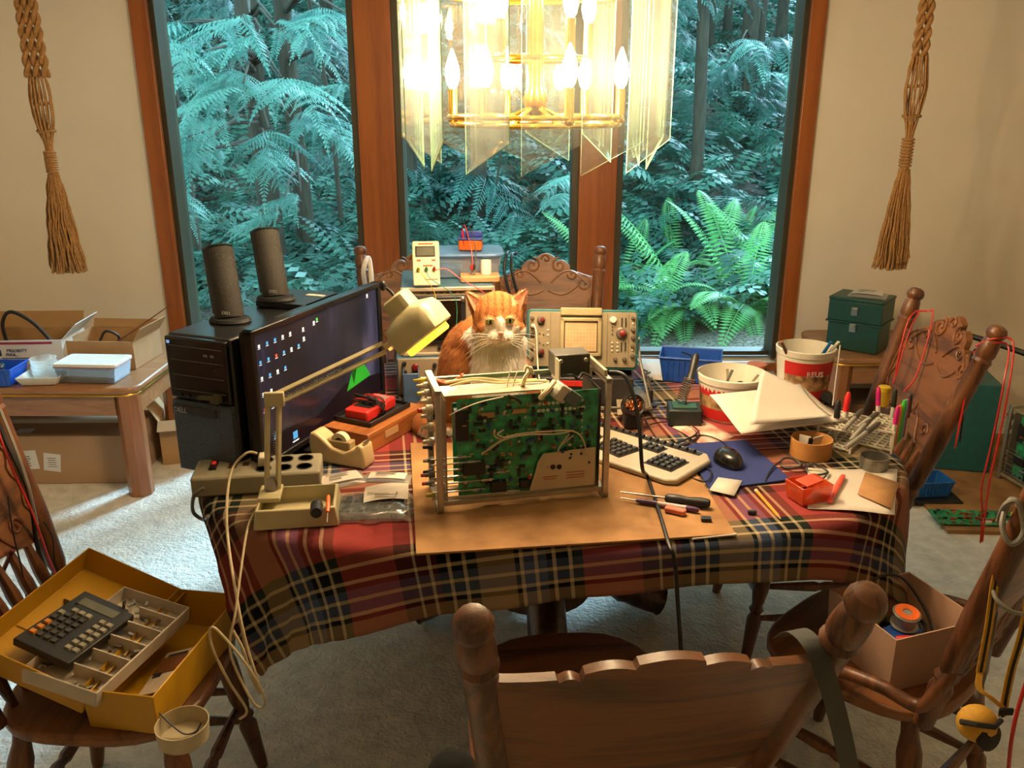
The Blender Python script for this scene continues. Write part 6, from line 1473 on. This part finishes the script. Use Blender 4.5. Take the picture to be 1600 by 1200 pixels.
# ---------- cords on chairs ----------
def P3(x,y,d): return atd(x,y,d)
for k,(ps,nm,lb) in enumerate((
 ([(1432,486,2.62),(1420,500,2.60),(1408,540,2.58),(1398,590,2.56),(1394,600,2.55)],'red_test_lead','outer red lead looped over the far post of the right chair'),
 ([(1436,488,2.62),(1424,510,2.60),(1412,545,2.58),(1400,588,2.56)],'red_test_lead','inner red lead beside the far post of the right chair'),
 ([(1430,486,2.60),(1450,486,2.59),(1458,488,2.57),(1450,530,2.54),(1430,590,2.50),(1412,612,2.48)],'red_test_lead','red lead crossing the carved panel of the right chair'),
 ([(1545,548,2.26),(1520,585,2.24),(1505,640,2.23),(1492,700,2.22)],'red_test_lead','red lead in front of the near post of the right chair'),
 ([(1541,552,2.25),(1516,592,2.23),(1502,650,2.22),(1494,690,2.21)],'red_test_lead','second red lead against the near post of the right chair'),
 ([(1545,545,2.27),(1520,550,2.26),(1512,600,2.26),(1500,690,2.25)],'black_cable','thin black lead curving before the near post of the right chair'),
 ([(1.25,2.25,1.0,0),(1.272,2.212,1.035,0),(1.312,2.20,1.03,0),(1568,600,2.14),(1550,690,2.14),(1534,760,2.14),(1535,800,2.14),(1532,848,2.14)],'red_test_lead','left of the red leads hanging behind the near post of the right chair'),
 ([(1.25,2.245,1.02,0),(1.276,2.208,1.05,0),(1.318,2.195,1.045,0),(1578,595,2.13),(1562,680,2.13),(1545,760,2.13),(1535,846,2.13)],'red_test_lead','right of the red leads hanging behind the near post of the right chair'))):
    world_tube([P3(*q) if len(q)==3 else Vector(q[:3]) for q in ps],.0026,nm,CABLE if 'black' in nm else REDW,lb,n=6)
world_tube([Vector((.02,3.52,1.055)),Vector((.0,3.45,1.06)),Vector((-.0,3.40,1.0)),Vector((.03,3.39,.88)),Vector((.05,3.38,.78))],.006,'black_cable',CABLE,'outer black cord hung over the carved chair back right of the stack')
world_tube([Vector((-.01,3.52,1.06)),Vector((-.02,3.44,1.065)),Vector((-.03,3.40,1.0)),Vector((.0,3.39,.88)),Vector((.02,3.38,.78))],.006,'black_cable',CABLE,'inner black cord hung over the carved chair back right of the stack')
world_tube([Vector((-.595,3.50,.88)),Vector((-.59,3.40,1.0)),Vector((-.575,3.44,1.05)),Vector((-.56,3.40,.98)),Vector((-.565,3.38,.88))],.010,'white_cable',PAPER,'loop of white cable on the left post of the rear left chair')
# ---------- white box on the lower right chair ----------
SZ=.4525
t=thing('open_white_box','open pinkish white cardboard box of electronics on the lower right chair seat','box',(.868,1.668,SZ+.001),19)
PB=mat('pale_box','#b08e78',.8,var=.03); b=MB(); b.open_box(.215,.20,.135,.003,None,0,1.06); b.build('box_body',PB,t)
sp=thing('solder_spool','clear spool with an orange label in the open white box','spool',(.875,1.665,SZ+.085),rot=(math.radians(10),0,0))
MB().lathe([(.028,0),(.030,.002),(.024,.004),(.024,.032),(.030,.034),(.028,.036)],24).build('spool_body',mat('spool_grey','#8d918f',.25,.3),sp); MB().lathe([(.010,.0365),(.026,.0365),(.026,.0375),(.010,.0375)],24,caps=False).build('spool_label',ORANGE,sp)
single(MB().box((.862,1.655,SZ+.055),(.10,.05,.05),rz=R(30)@R(10,'X')),'blue_block',BLUEP,'blue plastic piece under the spool in the white box','part',bevel=.006)
single(MB().lathe([(.010,0),(.012,.02),(.010,.09)],12,T(.84,1.62,SZ+.075)@R(80,'Y')@R(20,'X')),'red_screwdriver',RED,'red handle near the front rim inside the white box','tool')
single(MB().lathe([(.007,0),(.009,.02),(.007,.06)],12,T(.80,1.66,SZ+.085)@R(80,'Y')@R(-40,'X')),'yellow_screwdriver',mat('dull_yellow','#8f8a2a',.5),'yellow handle at the left inside the white box','tool')
world_tube([Vector((.795,1.70,SZ+.12)),Vector((.83,1.74,SZ+.155)),Vector((.89,1.74,SZ+.16)),Vector((.93,1.70,SZ+.11)),Vector((.94,1.66,SZ+.07))],.0032,'black_lead',CABLE,'black cable arching over the spool in the white box')
b=MB(); rr=random.Random(6)
for k in range(14): b.tube(spline([(rr.uniform(.80,.94),rr.uniform(1.61,1.73),SZ+rr.uniform(.03,.075)) for _ in range(5)],5),.004,6)
o=b.build('wire_tangle',CABLE); tag(o,'tangle of dark wires filling the bottom of the white box','wires',kind='stuff')
# straps on the lower right chair post
YS=mat('yellow_strap','#c9962a',.7,var=.1,scale=200); BS=mat('black_strap','#191714',.7)
t=thing('head_torch','yellow and black head torch hanging by its straps from the lower right chair post','head torch',atd(1525,1130,1.33))
O=Vector(t.location)
def ribbon(ps,w,m,nm,par,dirv=(1,0,0)):
    P=[Vector(p)-O for p in spline(ps,6)]; V=[];F=[]; d=Vector(dirv).normalized()*w/2
    for q in P: V+= [q-d,q+d,q+d+Vector((0,.0015,0)),q-d+Vector((0,.0015,0))]
    for i in range(len(P)-1):
        for j in range(4): F.append((i*4+j,i*4+(j+1)%4,i*4+4+(j+1)%4,i*4+4+j))
    return MB().add(V,F).build(nm,m,par)
s1=[P3(1588,800,1.42),P3(1572,850,1.38),P3(1556,905,1.36),P3(1545,980,1.34),P3(1532,1050,1.33)]
s2=[P3(1612,900,1.36),P3(1600,980,1.33),P3(1580,1050,1.32),P3(1566,1120,1.31)]
ribbon(s1,.015,YS,'strap',t); ribbon([q+Vector((0,-.002,0)) for q in s1],.004,BS,'strap_stripe',t)
ribbon(s2,.016,YS,'strap',t); ribbon([q+Vector((0,-.002,0)) for q in s2],.005,BS,'strap_stripe',t)
ribbon([P3(1532,1050,1.33),P3(1530,1075,1.31),P3(1548,1090,1.30),P3(1566,1105,1.30)],.012,YS,'strap',t)
c=P3(1527,1130,1.30)-O
MB().ball(c,(.036,.032,.034),n=20,k=12).build('lamp_housing',YS,t); MB().lathe([(.024,-.01),(.026,0),(.020,.004)],20,T(c+Vector((.012,-.026,-.010)))@R(78,'X')@R(20,'Y')).build('lens_ring',BS,t)
MB().tube([c+Vector((-.036,-.008,.01)),c+Vector((-.02,-.030,.022)),c+Vector((.01,-.034,.02)),c+Vector((.034,-.012,.016))],.005,6).build('black_band',BS,t)
b=MB(); q=P3(1572,1112,1.30)-O; b.box(q,(.026,.006,.014)); b.build('buckle',BS,t,bevel=.002)
world_tube([P3(1560,815,1.40),P3(1570,790,1.36),P3(1590,785,1.34),P3(1600,830,1.33),P3(1580,850,1.33),P3(1566,820,1.35),P3(1580,780,1.38),P3(1606,800,1.36)],.005,'grey_cable',mat('grey_cable','#7f7b72',.5),'grey cable coiled round the lower right chair post')
world_tube([P3(1548,905,1.38),P3(1556,935,1.34),P3(1580,955,1.32),P3(1606,960,1.32)],.004,'grey_cable',mat('grey_cable','#7f7b72',.5),'grey cable loop below the coil on the lower right chair post')
q=MB(); pts=spline([P3(1558,930,1.40),P3(1550,990,1.42),P3(1538,1050,1.44),P3(1526,1088,1.46)],6); q.tube(pts,.010,8,flat=.3); single(q,'clear_strap',mat('clear_strap','#8a8880',.3,alpha=.8),'translucent grey strap hanging behind the yellow ones','strap')
world_tube([P3(1612,1040,1.28),P3(1590,1110,1.27),P3(1580,1160,1.27),P3(1576,1200,1.28)],.0035,'red_test_lead',REDW,'red cord at the lower right corner beside the head torch')
# ---------- bag on the nearest chair ----------
t=thing('shoulder_bag','black shoulder bag hanging by a dark grey strap on the nearest chair','bag',(.395,1.12,.40))
O=Vector(t.location)
ps=[P3(1222,995,1.03),P3(1245,985,1.00),P3(1272,1010,.955),P3(1292,1060,.94),P3(1312,1130,.95),P3(1330,1210,.97)]
ribbon(ps,.030,mat('strap_grey','#3c3c38',.6,var=.1,scale=200),'shoulder_strap',t,(1,.3,0))
b=MB(); b.prism(rrect(.16,.10,.04),-.12,.20,T(0,-.08,0)); b.build('bag_body',mat('bag_black','#0d0d0f',.5,bump=.2,bscale=30),t,bevel=.02,seg=3)
t=thing('black_jacket','dark cloth bundle hanging at the left side of the nearest chair','jacket',(-.10,1.17,.44))
b=MB(); b.ball((0,0,.09),(.055,.06,.09)); b.ball((.05,.02,.0),(.08,.07,.12)); o=b.build('cloth_bundle',mat('jacket_black','#121416',.9,bump=.6,bscale=14),t)
# ---------- yellow case on the lower left chair ----------
YC=mat('case_yellow','#b5860c',.45,var=.12,scale=6,bump=.05)
t=thing('yellow_case','open yellow plastic case on the lower left chair seat','case',(-.745,1.60,SZ+.001),-9)
b=MB(); b.open_box(.15,.36,.095,.003,None,0,1.04); b.build('case_base',YC,t,bevel=.002)
LM=T(-.075,0,.030)@R(22,'Y')@T(-.135,.0,.0)
b=MB(); b.open_box(.25,.37,.06,.003,LM,0,1.03); b.build('case_lid',YC,t,bevel=.002)
b=MB(); b.box((-.09,-.05,.005),(.06,.012,.002),LM); b.build('lid_rib',YC,t)
gt=thing('parts_tray','white compartment tray sitting across the open yellow case','tray',(-.855,1.575,SZ+.085),rot=(0,math.radians(10),math.radians(-14)))
TW=mat('tray_white','#b9ad9a',.5)
b=MB(); b.open_box(.17,.31,.035,.003); b.build('tray_shell',TW,gt,bevel=.002)
for k in range(5): MB().box((.035,-.10+.052*k,.018),(.09,.003,.032)).build('divider',TW,gt)
b=MB(); rr=random.Random(21)
for k in range(46): b.box((rr.uniform(-.07,.07),rr.uniform(-.14,.14),rr.uniform(.008,.022)),(.014,.006,.006),rz=R(rr.uniform(0,180)),mi=rr.choice((0,1,2)))
o=b.build('loose_parts',[mat('part_brown','#4a3a2e',.5),STEEL,mat('part_grey','#77706a',.5)],gt); o['kind']='stuff'
ca=thing('calculator','large black desk calculator with grey and orange keys lying in the yellow case','calculator',(-.925,1.575,SZ+.125),rot=(math.radians(-2),math.radians(14),math.radians(-17))); ca.scale=(.80,.80,.80)
b=MB(); b.prism([(-.085,-.12),(.085,-.12),(.085,.12),(.06,.12),(.06,.128),(-.085,.128)],0,.022); b.build('calculator_case',mat('calc_black','#211e1a',.45),ca,bevel=.003)
MB().box((-.005,.088,.0225),(.115,.03,.002)).build('display',mat('lcd2','#5c5a4a',.3),ca)
kg=mat('key_grey','#8d8672',.5); kd=mat('key_dark','#3b362e',.5); ko=mat('key_orange','#c97a1c',.45)
for r in range(6):
    for c_ in range(7):
        if c_==4: continue
        x=-.066+.022*c_ ; y=.045-.024*r
        if r==0 and c_==0: continue
        m=kg if (c_>=5 or r==0 or (c_==0 and r<2)) else (ko if (c_==0 and r>=3) else kd)
        MB().box((x,y,.0245),(.017,.015,.006),top=.85).build('key',m,ca)
MB().box((.045,.126,.03),(.003,.01,.03)).build('antenna_stub',BLACK,ca)
pk=thing('component_packet','clear packet with printed card in the yellow case','packet',(-.735,1.56,SZ+.04),rot=(math.radians(6),math.radians(-20),math.radians(-9)))
MB().box((0,0,0),(.075,.13,.002)).build('card',mat('pkt_card','#b9a890',.7),pk); b=MB(); b.box((.0,.045,.002),(.05,.02,.001)); b.box((-.02,-.01,.002),(.02,.012,.001)); b.build('card_print',INK,pk)
MB().box((0,.02,.003),(.07,.05,.001)).build('brown_panel',mat('pkt_brown','#6b3f1c',.6),pk)
p=at(280,1135,SZ+.02); t=thing('wire_tin','round cream tin lid with a curled black wire on the lower left chair seat','tin',(p.x+.012,p.y-.012,SZ+.001))
b=MB(); b.lathe([(.046,0),(.048,.002),(.051,.038),(.049,.038),(.046,.004),(.0,.003)],32,caps=False); b.build('tin_wall',mat('tin_cream','#b0a383',.4),t); 
MB().tube(spline([(-.055,.02,.05),(-.03,.01,.03),(0,.0,.012),(.02,.01,.008),(.028,.02,.02),(.02,-.005,.01),(-.01,-.02,.008)],6),.002,6).build('wire',CABLE,t)
# cables over the lower left chair post
for k,(ps,m,lb) in enumerate((
 ([(-20,620,1.98),(10,690,1.90),(45,770,1.88),(60,860,1.88),(92,930,1.84),(120,945,1.74)],CABLE,'thick black lead running down the lower left chair post into the yellow case'),
 ([(-10,650,1.90),(14,720,1.86),(50,800,1.85),(75,870,1.85),(88,900,1.86)],REDW,'red lead lying along the lower left chair post'),
 ([(0,640,1.92),(24,700,1.87),(44,760,1.86),(58,820,1.87)],mat('grey_cable','#7f7b72',.5),'grey lead beside the black one on the lower left chair post'),
 ([(12,775,1.80),(20,830,1.80),(34,890,1.80),(42,940,1.80)],CABLE,'thin black wire hanging free left of the lower left chair post'),
 ([(20,860,1.80),(8,885,1.80),(4,895,1.80)],mat('dark_red','#5c1a1a',.5),'short dark red test clip hanging at the left edge'),
 ([(68,815,1.86),(82,840,1.86),(86,880,1.86),(98,900,1.86)],CABLE,'black wire bulging to the right of the lower left chair post'))):
    world_tube([P3(q[0],q[1],q[2]-.10) for q in ps],(.005,.0025,.004,.0018,.005,.0018)[k],'test_lead',m,lb,n=6)
